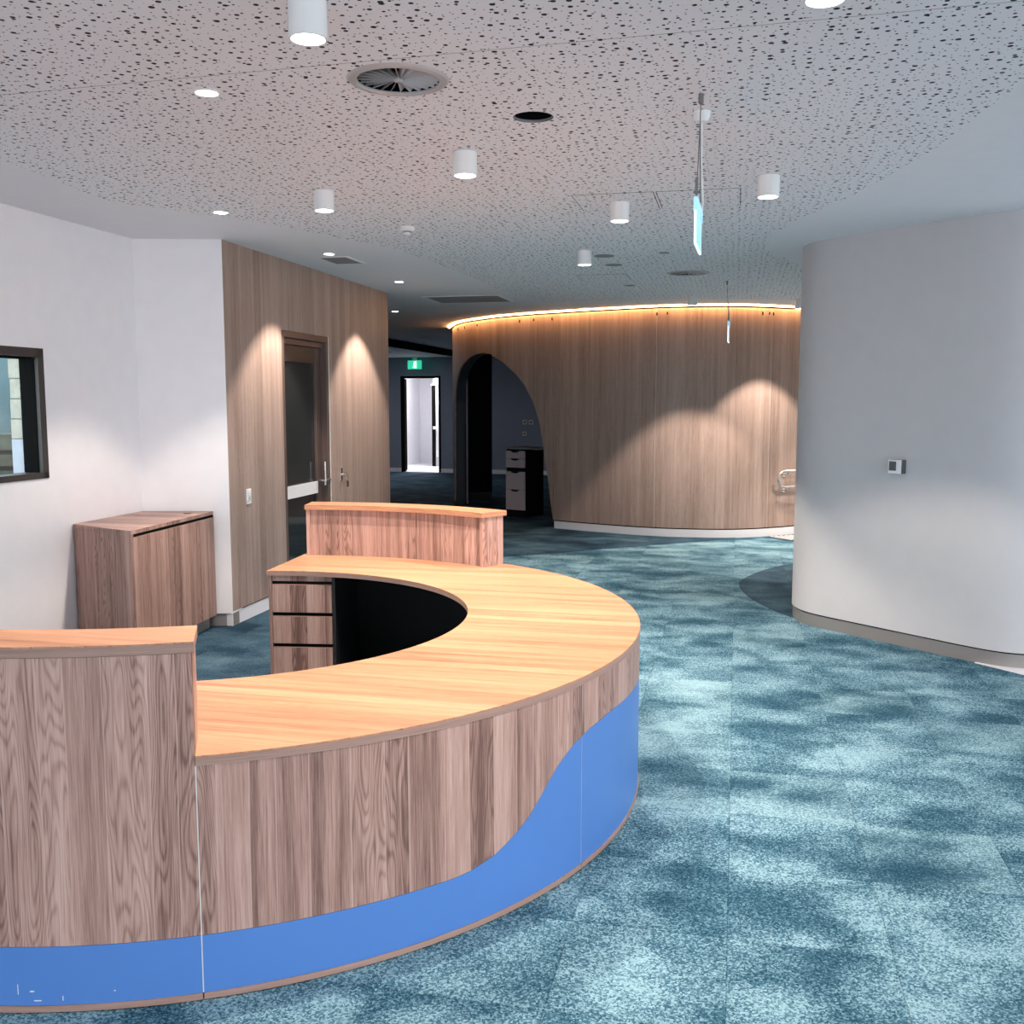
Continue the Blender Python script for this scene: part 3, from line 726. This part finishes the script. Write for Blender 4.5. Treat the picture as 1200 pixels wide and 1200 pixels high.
# ------------------------------------------------------------------ credenza
q = [(-2.405, 6.27), (-2.225, 7.425), (-2.752, 7.438), (-2.925, 6.63)]     # FL, FR, BR, BL
cz = 0.885
cr = empty('credenza', (-2.6, 6.95, 0), 'low timber two-door credenza cabinet standing in the white wall corner', 'cabinet')
def shrink(q, d):
    c = (sum(p[0] for p in q) / 4, sum(p[1] for p in q) / 4)
    return [(p[0] + (c[0] - p[0]) * d, p[1] + (c[1] - p[1]) * d) for p in q]
mk('top', prism(q, cz - 0.025, cz), M['wood'], cr, smooth=0, bevel=0.001)
fdv = Vector((q[1][0] - q[0][0], q[1][1] - q[0][1])); fL = fdv.length; fdv.normalize()
def cw(l0, l1, t0, t1, z0, z1): return frame2(q[0], fdv, l0, l1, t0, t1, z0, z1)
mk('body', prism([(q[0][0] - .01, q[0][1] + 0.02), (q[1][0] - .025, q[1][1] - 0.004), (q[2][0] + 0.004, q[2][1] - 0.004), (q[3][0] + 0.004, q[3][1] + 0.004)], 0.10, cz - 0.025), M['wood'], cr, smooth=0)
mk('kick', cw(0.05, fL - 0.02, 0.05, 0.15, 0.003, 0.10), M['skirt_grey'], cr, smooth=0)
mk('shadow_gap', cw(0.02, fL - 0.005, 0.0, 0.02, cz - 0.045, cz - 0.026), M['gap'], cr, smooth=0)
sd = Vector((q[3][0] - q[0][0], q[3][1] - q[0][1])); sL = sd.length; sd.normalize()
mk('side_gable', frame2(q[0], sd, 0.0, sL - 0.005, 0.0, -0.018, 0.003, cz - 0.0255), M['wood'], cr, smooth=0)
for l0, l1 in ((0.022, fL * 0.5 - 0.0015), (fL * 0.5 + 0.0015, fL - 0.004)):
    mk('door', cw(l0, l1, -0.004, 0.016, 0.10, cz - 0.044), M['wood'], cr, smooth=0, bevel=0.0012)
gc = (-2.36, 7.25)
mk('cable_grommet', lathe((gc[0], gc[1], cz), [(0.030, 0.0), (0.030, 0.003), (0.022, 0.003), (0.022, 0.001)]), M['dark_plastic'], cr)

# ------------------------------------------------------------------ lamps
def spot(parent, loc, energy, deg, blend, col, size=0.03):
    l = bpy.data.lights.new('lamp_light', 'SPOT'); l.energy = energy; l.spot_size = math.radians(deg); l.spot_blend = blend
    l.color = col; l.shadow_soft_size = size
    o = bpy.data.objects.new('lamp_light', l); COL.objects.link(o); o.parent = parent; o.location = loc
    return o
def make_cylinder():
    e = empty('cylinder_downlight', (0, 0, H))
    mk('housing', lathe((0, 0, H), [(0.057, 0.0), (0.057, -0.108), (0.0555, -0.110), (0.050, -0.110), (0.049, -0.094), (0.0, -0.094)], 36), M['lamp_white'], e)
    mk('mounting_plate', lathe((0, 0, H), [(0.052, 0.0005), (0.059, 0.0), (0.059, -0.003), (0.05, -0.003)], 36), M['grey_plastic'], e)
    mk('lens', lathe((0, 0, H), [(0.0, -0.1005), (0.047, -0.1005), (0.047, -0.0995), (0.0, -0.0995)], 28), M['lens'], e)
    return e
CYL = [((-0.601, 3.091), 'white cylinder downlight above the tall front counter of the reception desk', 100),
       ((-0.222, 4.893), 'white cylinder downlight closest to the open black ceiling hole', 100),
       ((-1.052, 5.771), 'white cylinder downlight above the drawer end of the reception desk', 92),
       ((0.637, 6.092), 'white cylinder downlight mounted on a square ceiling access panel', 92),
       ((1.339, 5.392), 'white cylinder downlight closest to the rounded white wall and its grey button box', 106),
       ((0.568, 8.022), 'white cylinder downlight beside the two dark round ceiling speakers', 92),
       ((2.009, 11.374), 'white cylinder downlight between the far round diffuser and the glowing cove', 90),
       ((3.328, 11.791), 'white cylinder downlight by the glowing cove half hidden behind the rounded white wall', 90),
       ((4.6, 11.0), 'white cylinder downlight over the ramp behind the rounded white wall', 96),  # hidden lamp added to brighten the far ceiling
       ((5.2, 12.7), 'white cylinder downlight at the far end of the ramp behind the rounded white wall', 96),  # second hidden lamp, also added for the far ceiling
       ((0.833, 2.80), 'white cylinder downlight on the camera side of the long ceiling joint, above bare carpet', 96)]
proto = make_cylinder()
for k, ((x, y), lab, deg) in enumerate(CYL):
    zoff = -0.0026 if k == 3 else (-0.0012 if k not in () else 0)
    o = proto if k == 0 else copy_tree(proto, (x, y, H + zoff))
    o.location = (x, y, H + zoff)
    tag(o, lab, 'downlight', 'cylinder ceiling downlights')
CYLO = [proto] + [o for o in bpy.data.objects if o.name.startswith('cylinder_downlight.')]
for o, ((_, y), _, deg) in zip(sorted(CYLO, key=lambda o: o.name), CYL):
    spot(o, (0, 0, -0.112), LAMP * (1.45 if y > 7.5 else 1.0), deg, 0.25, WARM)
def make_recessed():
    e = empty('recessed_downlight', (0, 0, H))
    mk('trim_ring', lathe((0, 0, H), [(0.040, 0.0), (0.056, 0.0), (0.055, -0.004), (0.042, -0.005)], 32, True), M['lamp_white'], e)
    mk('lens', lathe((0, 0, H), [(0.0, -0.0005), (0.042, -0.0005), (0.042, -0.003), (0.0, -0.003)], 28), M['lens'], e)
    return e
REC = [((-1.162, 3.97), 'recessed round downlight in the perforated ceiling to one side of the large swirl diffuser', 1.0),
       ((-1.814, 6.41), 'recessed round downlight at the edge of the perforations above the credenza', 0.8),
       ((-1.461, 8.19), 'recessed round downlight next to the small ceiling grille in front of the glazed door', 1.3),
       ((-1.111, 10.07), 'recessed round downlight near the rounded end of the timber door wall', 1.5),
       ((-1.534, 13.36), 'recessed round downlight in the dim corridor ceiling past the timber wall end', 0.15)]
rp = make_recessed()
for k, ((x, y), lab, kw) in enumerate(REC):
    o = rp if k == 0 else copy_tree(rp, (x, y, H))
    o.location = (x, y, H - (0.0012 if k < 2 else 0)); tag(o, lab, 'downlight', 'recessed ceiling downlights'); REC[k] = (o, kw)
for o, kw in REC: spot(o, (0, 0, -0.006), LAMP * kw, 88, 0.35, WARM, 0.02)

# ------------------------------------------------------------------ ceiling fittings
def diffuser(c, ro, ri, nb, label):
    e = empty('swirl_diffuser', (c[0], c[1], H), label, 'air diffuser', 'round ceiling air diffusers')
    mk('outer_ring', lathe((c[0], c[1], H), [(ri, 0.004), (ri, -0.006), (ri + 0.008, -0.011), (ro - 0.008, -0.008), (ro, -0.0012), (ro - 0.01, 0.0)], 64, True), M['vent'], e)
    mk('plenum', lathe((c[0], c[1], H), [(0.0, 0.11), (ri, 0.11), (ri, 0.0), (ri - 0.003, 0.0), (ri - 0.003, 0.105), (0.0, 0.105)], 48), M['gap'], ceiling)
    hub = mk('hub', lathe((c[0], c[1], H), [(0.0, -0.009), (0.014, -0.009), (0.018, -0.002), (0.018, 0.02), (0.0, 0.02)], 20), M['vent'], e)
    mk('screw', lathe((c[0], c[1], H), [(0.0, -0.012), (0.006, -0.011), (0.006, -0.008), (0.0, -0.008)], 10), M['steel'], hub)
    for k in range(nb):
        a = 2 * math.pi * k / nb; ca, sa = math.cos(a), math.sin(a)
        V = []
        for r, wd_ in ((0.017, 0.004), (ri - 0.001, 0.22 * 2 * math.pi * ri / nb)):
            for s, z in ((-wd_, 0.016), (wd_, -0.004), (wd_, -0.002), (-wd_, 0.018)):
                V.append((c[0] + ca * r - sa * s, c[1] + sa * r + ca * s, H + z))
        mk('blade', (V, [(0, 1, 2, 3), (7, 6, 5, 4), (0, 4, 5, 1), (1, 5, 6, 2), (2, 6, 7, 3), (3, 7, 4, 0)]), M['vent'], e, smooth=0)
diffuser(VENT1, 0.187, 0.150, 24, 'large round swirl air diffuser beside the ceiling joint above the reception desk')
diffuser(VENT2, 0.196, 0.158, 20, 'round swirl air diffuser in the ceiling in front of the curved timber wall')
ch = empty('ceiling_cutout', (HOLE[0], HOLE[1], H), 'open black round hole cut in the perforated ceiling', 'ceiling hole')
mk('hole_lining', lathe((HOLE[0], HOLE[1], H), [(0.0, 0.21), (0.084, 0.21), (0.084, -0.0005), (0.082, -0.0005), (0.082, 0.20), (0.0, 0.20)], 40), M['gap'], ch)
mk('cut_edge', lathe((HOLE[0], HOLE[1], H), [(0.0835, 0.0), (0.0835, 0.010), (0.081, 0.010), (0.081, 0.0)], 40, True), M['grille'], ch)
mk('connector', box((HOLE[0] + 0.012, HOLE[1] - 0.02, H + 0.03), (0.014, 0.02, 0.012)), M['grey_plastic'], ch, smooth=0)
for (x, y, r), lab in (((0.747, 8.29, 0.082), 'dark round ceiling speaker grille close beside a cylinder downlight'),
                       ((0.877, 8.83, 0.074), 'dark round ceiling speaker grille behind a larger one, in front of the access panel'),
                       ((1.197, 10.38, 0.055), 'small dark round ceiling grille between access panel and glowing cove'),
                       ((1.204, 8.12, 0.042), 'smallest dark round ceiling disc out in front of the far diffuser')):
    e = empty('ceiling_speaker', (x, y, H - 0.0012), lab, 'speaker', 'round ceiling speakers')
    mk('rim', lathe((x, y, H - 0.0012), [(r - 0.008, 0.0), (r, 0.0), (r - 0.001, -0.004), (r - 0.007, -0.005)], 32, True), M['grille'], e)
    mk('grille_face', lathe((x, y, H - 0.0012), [(0.0, 0.0), (r - 0.007, 0.0), (r - 0.007, -0.003), (0.0, -0.0045)], 32), M['grille'], e)
sm = empty('smoke_detector', (-0.71, 6.95, H - 0.0012), 'small white round smoke detector on the perforated ceiling', 'smoke detector')
mk('base', lathe((-0.71, 6.95, H - 0.0012), [(0.05, 0.0), (0.052, -0.018), (0.046, -0.028), (0.0, -0.030)], 32), M['lamp_white'], sm)
mk('sensing_chamber', lathe((-0.71, 6.95, H - 0.0012), [(0.030, -0.029), (0.030, -0.036), (0.0, -0.040)], 20), M['grille'], sm)
mk('dome', lathe((-0.71, 6.95, H - 0.0012), [(0.024, -0.036), (0.022, -0.050), (0.0, -0.054)], 20), M['lamp_white'], sm)
def grille(rc_, su, sv, label):
    c = (sum(p[0] for p in rc_) / 4, sum(p[1] for p in rc_) / 4)
    e = empty('ceiling_grille', (c[0], c[1], H), label, 'air grille', 'rectangular ceiling grilles')
    mk('frame', prism_holes(rect(c, su + 0.03, sv + 0.03), [rect(c, su - 0.02, sv - 0.02)], H - 0.005, H + 0.0), M['lamp_white'], e, smooth=0)
    mk('backing', prism(rect(c, su + 0.01, sv + 0.01), H + 0.03, H + 0.05), M['gap'], e, smooth=0)
    n = int(su / 0.022); gs = []
    for k in range(n):
        t = (k + 0.5) / n - 0.5
        gs.append(prism(rect((c[0] + AX[0] * su * t, c[1] + AX[1] * su * t), 0.014, sv - 0.02), H - 0.003, H + 0.012))
    mk('slats', join(*gs), M['grille'], e, smooth=0)['kind'] = 'stuff'
grille(GR1, 0.40, 0.25, 'small rectangular grey ceiling grille above the timber wall door')
grille(GR2, 0.74, 0.86, 'large rectangular grey ceiling grille in front of the arched opening')

# hanging exit blades
def blade_sign(hook, rose, near, farp, zt, zb, label, s=1.0):
    e = empty('exit_blade_sign', (near[0], near[1], zb), label, 'exit sign', 'hanging exit signs')
    HZ = H - 0.0012
    mk('ceiling_hook', lathe((hook[0], hook[1], HZ), [(0.0, 0.0), (0.010, 0.0), (0.010, -0.035), (0.004, -0.04), (0.0, -0.04)], 12), M['wire'], e)
    r_ = mk('ceiling_rose', lathe((rose[0], rose[1], HZ), [(0.0, 0.0), (0.036, 0.0), (0.034, -0.02), (0.024, -0.038), (0.0, -0.044)], 28), M['lamp_white'], e)
    mid = (near[0] + (farp[0] - near[0]) * 0.15, near[1] + (farp[1] - near[1]) * 0.15)
    mk('suspension_wire', tube([(hook[0], hook[1], HZ - 0.03), (mid[0], mid[1], zt + 0.02)], 0.0022, 6), M['wire'], e)
    mk('wire_gripper', join(tube([(mid[0], mid[1], zt + 0.035), (mid[0], mid[1], zt + 0.10)], 0.006, 8), tube([(mid[0] - .012, mid[1], zt + 0.045), (mid[0] + .012, mid[1], zt + 0.045)], 0.005, 8)), M['wire'], e)
    f2 = (near[0] + (farp[0] - near[0]) * 0.85, near[1] + (farp[1] - near[1]) * 0.85)
    mk('suspension_wire', tube([(rose[0] - 0.006, rose[1], HZ - 0.03), (f2[0], f2[1], zt + 0.02)], 0.0022, 6), M['wire'], e)
    mk('power_cord', tube([(rose[0], rose[1], HZ - 0.04), (rose[0] + 0.004, rose[1], (HZ + zt) / 2), (f2[0] + 0.01, f2[1], zt + 0.04), (f2[0] + 0.006, f2[1], zt)], 0.004, 8), M['plastic'], e)
    d = Vector((farp[0] - near[0], farp[1] - near[1])); L = d.length; d.normalize()
    mk('acrylic_blade', frame2(near, d, 0.006, L - 0.006, -0.004, 0.004, zb + 0.006, zt - 0.03), M['acrylic_dim'], e, smooth=0)
    mk('glowing_edge', join(frame2(near, d, 0, 0.006, -0.004, 0.004, zb, zt - 0.03), frame2(near, d, L - 0.006, L, -0.004, 0.004, zb, zt - 0.03), frame2(near, d, 0.006, L - 0.006, -0.004, 0.004, zb, zb + 0.006)), M['acrylic'], e, smooth=0)
    mk('driver_housing', frame2(near, d, 0.0, L, -0.008, 0.008, zt - 0.03, zt + 0.02), M['acrylic_dim'], e, smooth=0)
blade_sign((0.724, 3.99), (0.772, 4.233), (0.700, 3.93), (0.776, 4.23), 2.455, 2.30, 'glowing blade exit sign on wires in front of the square access panels')
blade_sign((2.106, 10.0), (2.15, 10.15), (2.115, 9.95), (2.185, 10.23), 2.46, 2.28, 'glowing blade exit sign on wires in front of the curved timber wall')

# far exit sign on the corridor ceiling
def at_far(px, py, y): return ((px - 600) / F * (y / 1.0), y, HC + (470 - py) / F * y)
ex = empty('exit_sign', (-2.27, 23.6, 2.45), 'green box exit sign hung over the black doorway at the corridor end', 'exit sign')
mk('sign_box', box((-2.27, 23.62, 2.44), (0.33, 0.05, 0.20), -0.25), M['exit_green'], ex, smooth=0)
mk('door_pictogram', box((-2.255, 23.585, 2.46), (0.065, 0.008, 0.16), -0.25), M['exit_white'], ex, smooth=0)
mk('running_figure', join(box((-2.285, 23.588, 2.56), (0.025, 0.008, 0.025), -0.25), box((-2.29, 23.588, 2.50), (0.022, 0.008, 0.055), -0.25), box((-2.305, 23.59, 2.47), (0.03, 0.008, 0.018), -0.25)), M['exit_white'], ex, smooth=0)
mk('hanger', box((-2.27, 23.62, 2.64), (0.10, 0.03, 0.09), -0.25), M['plastic'], ex, smooth=0)
cl = empty('ceiling_sensor', (-2.55, 21.2, 2.70), 'small round sensor on the lower corridor ceiling', 'sensor')
mk('dome', lathe((-2.55, 21.2, 2.73), [(0.05, 0.0), (0.05, -0.02), (0.03, -0.045), (0.0, -0.05)], 20), M['plastic'], cl)

# ------------------------------------------------------------------ wall fittings
sw = empty('light_switch', hw(0.307, 0.0, 0.91), 'white light switch plate on the timber wall beside the glazed door', 'switch')
mk('plate', ww(0.27, 0.345, -0.008, 0.0, 0.905, 1.02), M['plastic'], sw, smooth=0, bevel=0.002)
mk('rocker', ww(0.292, 0.322, -0.012, -0.008, 0.975, 1.0), M['lamp_white'], sw, smooth=0)
mk('rocker', ww(0.292, 0.322, -0.012, -0.008, 0.935, 0.96), M['grey_plastic'], sw, smooth=0)
ks = empty('door_key_switch', hw(2.27, 0.0, 0.90), 'brass lock with hanging keys on the timber wall beside the door', 'lock')
brass = plain('brass', (0.55, 0.42, 0.28), 0.3, 1.0)
k0 = hw(2.27, 0.0, 1.0)
mk('escutcheon', ww(2.245, 2.295, -0.006, 0.0, 0.93, 1.06), M['steel'], ks, smooth=0, bevel=0.002)
mk('lock_barrel', tube([hw(2.27, 0.0, 0.99), hw(2.27, 0.035, 0.99)], 0.014, 14), M['steel'], ks)
mk('key', join(ww(2.262, 2.278, -0.062, -0.058, 0.965, 1.015), tube([hw(2.27, 0.035, 0.99), hw(2.27, 0.06, 0.99)], 0.004, 6)), brass, ks, smooth=0)
mk('key_ring', tube([hw(2.27 + 0.02 * math.sin(t / 12 * 2 * math.pi), 0.06, 0.95 + 0.02 * math.cos(t / 12 * 2 * math.pi)) for t in range(13)], 0.002, 6), M['steel'], ks)
mk('key', ww(2.255, 2.275, -0.064, -0.060, 0.875, 0.935), M['darkframe'], ks, smooth=0)
mk('key', ww(2.275, 2.300, -0.068, -0.064, 0.88, 0.93), brass, ks, smooth=0)
# button box on the white curved wall
sp0 = (2.671, 6.905); sdv = Vector((0.58, -0.815)).normalized()
def sw_(l0, l1, t0, t1, z0, z1): return frame2(sp0, sdv, l0, l1, t0, t1, z0, z1)
bx_ = empty('button_box', (sp0[0], sp0[1], 1.20), 'small grey push button box on the rounded white wall', 'switch')
mk('back_box', sw_(-0.048, 0.052, -0.045, 0.02, 1.205, 1.30), M['dark_plastic'], bx_, smooth=0)
mk('face_plate', sw_(-0.052, 0.046, -0.056, -0.045, 1.205, 1.30), M['plastic'], bx_, smooth=0, bevel=0.002)
mk('button', sw_(-0.042, 0.012, -0.060, -0.056, 1.225, 1.288), M['dark_plastic'], bx_, smooth=0, bevel=0.001)
# handrail on the curved timber wall
hr = empty('handrail', (*on_arch(8.6), 0.6), 'stainless steel double handrail with rounded end on the curved timber wall', 'handrail')
def rail_pt(s, d, z):
    p = on_arch(s); a, b = on_arch(s - .02), on_arch(s + .02); t = Vector((b[0] - a[0], b[1] - a[1])).normalized()
    return (p[0] + t.y * d, p[1] - t.x * d, z)
top, bot, off = 0.825, 0.625, 0.085
pts = [rail_pt(s, off, top) for s in (9.9, 9.6, 9.3, 9.0, 8.8, 8.6, 8.48)]
for k in range(1, 12):
    a = math.pi * k / 12; pts.append(rail_pt(8.46 - 0.095 * math.sin(a), off, (top + bot) / 2 + 0.1 * math.cos(a)))
pts += [rail_pt(s, off, bot) for s in (8.48, 8.6, 8.8, 9.0, 9.3, 9.6, 9.9)]
mk('rail_tube', tube(pts, 0.019, 12), M['steel'], hr)
for s in (8.52, 9.5):
    for z in (top - 0.05, bot - 0.05):
        b_ = mk('bracket', tube([rail_pt(s, 0.0, z), rail_pt(s, off - 0.01, z), rail_pt(s, off, z + 0.035)], 0.008, 8), M['steel'], hr)
        mk('wall_flange', tube([rail_pt(s, 0.0, z), rail_pt(s, 0.008, z)], 0.028, 16), M['steel'], b_)
# floor grille by the ramp
fg = empty('floor_grille', (3.5, 12.4, 0.0), 'white slatted floor grille on the carpet beneath the steel handrail', 'floor grille')
mk('tray', prism([(3.22, 12.50), (3.42, 12.16), (4.6, 12.70), (4.4, 13.05)], 0.0, 0.006), M['dark_plastic'], fg, smooth=0)
for k in range(16):
    x, y = 3.25 + 0.07 * k, 12.485 + 0.032 * k
    mk('slat', frame2((x, y), Vector((0.5, -0.86)), 0.0, 0.36, -0.011, 0.011, 0.006, 0.014), M['plastic'], fg, smooth=0)

# ------------------------------------------------------------------ inside the arch
col = empty('round_column', (-0.60, 17.6, 0), 'black round column inside the arched opening', 'column')
mk('shaft', lathe((-0.60, 17.6, 0.12), [(0.25, 0.0), (0.25, H - 0.12)], 40), M['gap'], col)
mk('base_ring', lathe((-0.60, 17.6, 0), [(0.255, 0.0), (0.255, 0.12), (0.25, 0.12), (0.25, 0.0)], 40, True), M['dark_navy'], col)
tag(mk('trim_3', prism([(-0.755, 16.6), (-0.73, 16.6), (-0.73, 16.64), (-0.755, 16.64)], 0.0, 2.25), M['drawer_pink'], smooth=0), 'pale upright edge strip inside the arch', None, None, 'structure')
PA = (-0.09, 14.72); pd = Vector((0.29, -0.19)).normalized()
def pw(l0, l1, t0, t1, z0, z1): return frame2(PA, pd, l0, l1, t0, t1, z0, z1)
def pull(z):
    n = 10; c = 0.16; V = []; poly = [(c + 0.07 * math.cos(math.pi + math.pi * k / n), z + 0.025 * math.sin(math.pi + math.pi * k / n)) for k in range(n + 1)]
    out = []
    nx, ny = -pd.y, pd.x
    for t in (-0.006, 0.0):
        for l, zz in poly: out.append((PA[0] + pd.x * l + nx * t, PA[1] + pd.y * l + ny * t, zz))
    m = n + 1
    return out, [tuple(range(m - 1, -1, -1)), tuple(range(m, 2 * m))] + [(i, (i + 1) % m, m + (i + 1) % m, m + i) for i in range(m)]
def pedestal(zb, hs, label, kick):
    e = empty('drawer_pedestal', (*sh(PA, pd, 0.16), zb), label, 'drawers', 'stacked drawer pedestals')
    tot = kick + sum(hs) + 0.02
    mk('carcass', pw(0.0, 0.33, 0.02, 0.52, zb + kick * 0.0, zb + tot), M['gap'], e, smooth=0)
    z = zb + kick
    for h in hs:
        d_ = mk('drawer_front', pw(0.0, 0.33, 0.0, 0.02, z, z + h - 0.006), M['drawer_pink'], e, smooth=0)
        mk('finger_cutout', pull(z + h - 0.006), M['gap'], d_, smooth=0)
        z += h
    return zb + tot
z1 = pedestal(0.003, (0.30, 0.27), 'lower dark drawer pedestal with two tall pale fronts inside the arch', 0.11)
z2 = pedestal(z1 + 0.0, (0.135, 0.115), 'upper dark drawer pedestal with two shallow pale fronts stacked inside the arch', 0.03)
tag(mk('shelf_board', pw(-0.08, 0.60, -0.02, 0.55, z2, z2 + 0.018), M['grille'], smooth=0), 'thin grey board lying on the stacked drawer pedestals', 'board')
for px, pz, sz, lab in ((0.30, 1.16, 0.11, 'grey socket outlet plate high on the slate blue wall seen through the arch'), (0.44, 1.16, 0.11, 'grey socket outlet plate nearest the drawers on the wall seen through the arch'), (0.29, 0.90, 0.10, 'single grey switch plate below the sockets seen through the arch')):
    l = fl(px); e = empty('outlet_plate', (*sh(FP, fd, l), pz), lab, 'outlet', 'outlets seen through the arch')
    mk('plate', fw_(l - sz / 2, l + sz / 2, -0.012, 0.0, pz, pz + sz), M['grey_plastic'], e, smooth=0)
    mk('socket', fw_(l - sz / 5, l + sz / 5, -0.016, -0.012, pz + sz * .3, pz + sz * .7), M['dark_plastic'], e, smooth=0)

# ------------------------------------------------------------------ outside, seen through the left window
gr = tag(mk('ground', join(prism([(-80, -60), (-5.3, -60), (-5.3, -4), (-2.95, 7.6), (-4.45, 11.4), (-4.45, 60), (-80, 60)], -0.3, -0.12), prism([(9.05, -60), (80, -60), (80, 60), (9.05, 60)], -0.3, -0.12), prism([(-5.3, -60), (9.05, -60), (9.05, -4.05), (-5.3, -4.05)], -0.3, -0.12)), M['paving'], smooth=0), 'pale paved ground outside', None, None, 'structure')
pil = empty('stone_pillar', (-4.965, 10.2, -0.12), 'pale limestone block pillar standing outside the window', 'pillar')
mk('plinth', box((-4.965, 10.2, -0.12), (0.12, 0.22, 1.44)), M['pale_stone'], pil, smooth=0)
for k in range(9):
    mk('stone_block', box((-4.965 + random.uniform(-.006, .006), 10.2, 1.325 + 0.2 * k), (0.115, 0.215, 0.192)), M['stone'], pil, smooth=0, bevel=0.006)
bd = empty('building', (-8.6, 16.5, -0.12), 'teal clad building across the road outside the window', 'building')
mk('wall', box((-9.0, 17.0, -0.12), (5.0, 2.0, 6.0)), M['facade'], bd, smooth=0)
for k in range(5): mk('cladding_board', box((-11.0 + k, 15.98, 0.9), (0.94, 0.04, 4.6)), M['facade'], bd, smooth=0)
for k in range(3): mk('stair_rail', tube([(-9.6, 15.9, 1.9 + 0.22 * k), (-7.2, 15.9, 3.2 + 0.22 * k)], 0.03, 8), M['rail'], bd)
rd = tag(mk('road', prism([(-14, 8.2), (-5.6, 8.2), (-5.6, 15.0), (-14, 15.0)], -0.12, -0.10), M['asphalt'], smooth=0), 'dark asphalt road outside the window', None, None, 'structure')
hd = empty('low_barrier', (-7.6, 14.0, -0.10), 'low olive road barrier with dark rails outside the window', 'barrier')
mk('bank', box((-8.0, 14.0, -0.10), (4.5, 0.6, 1.35)), M['hedge'], hd, smooth=0)
for k in range(3): mk('rail', box((-8.0, 13.6 - 0.1 * k, 0.55 + 0.22 * k), (4.5, 0.05, 0.06)), M['gap'], hd, smooth=0)
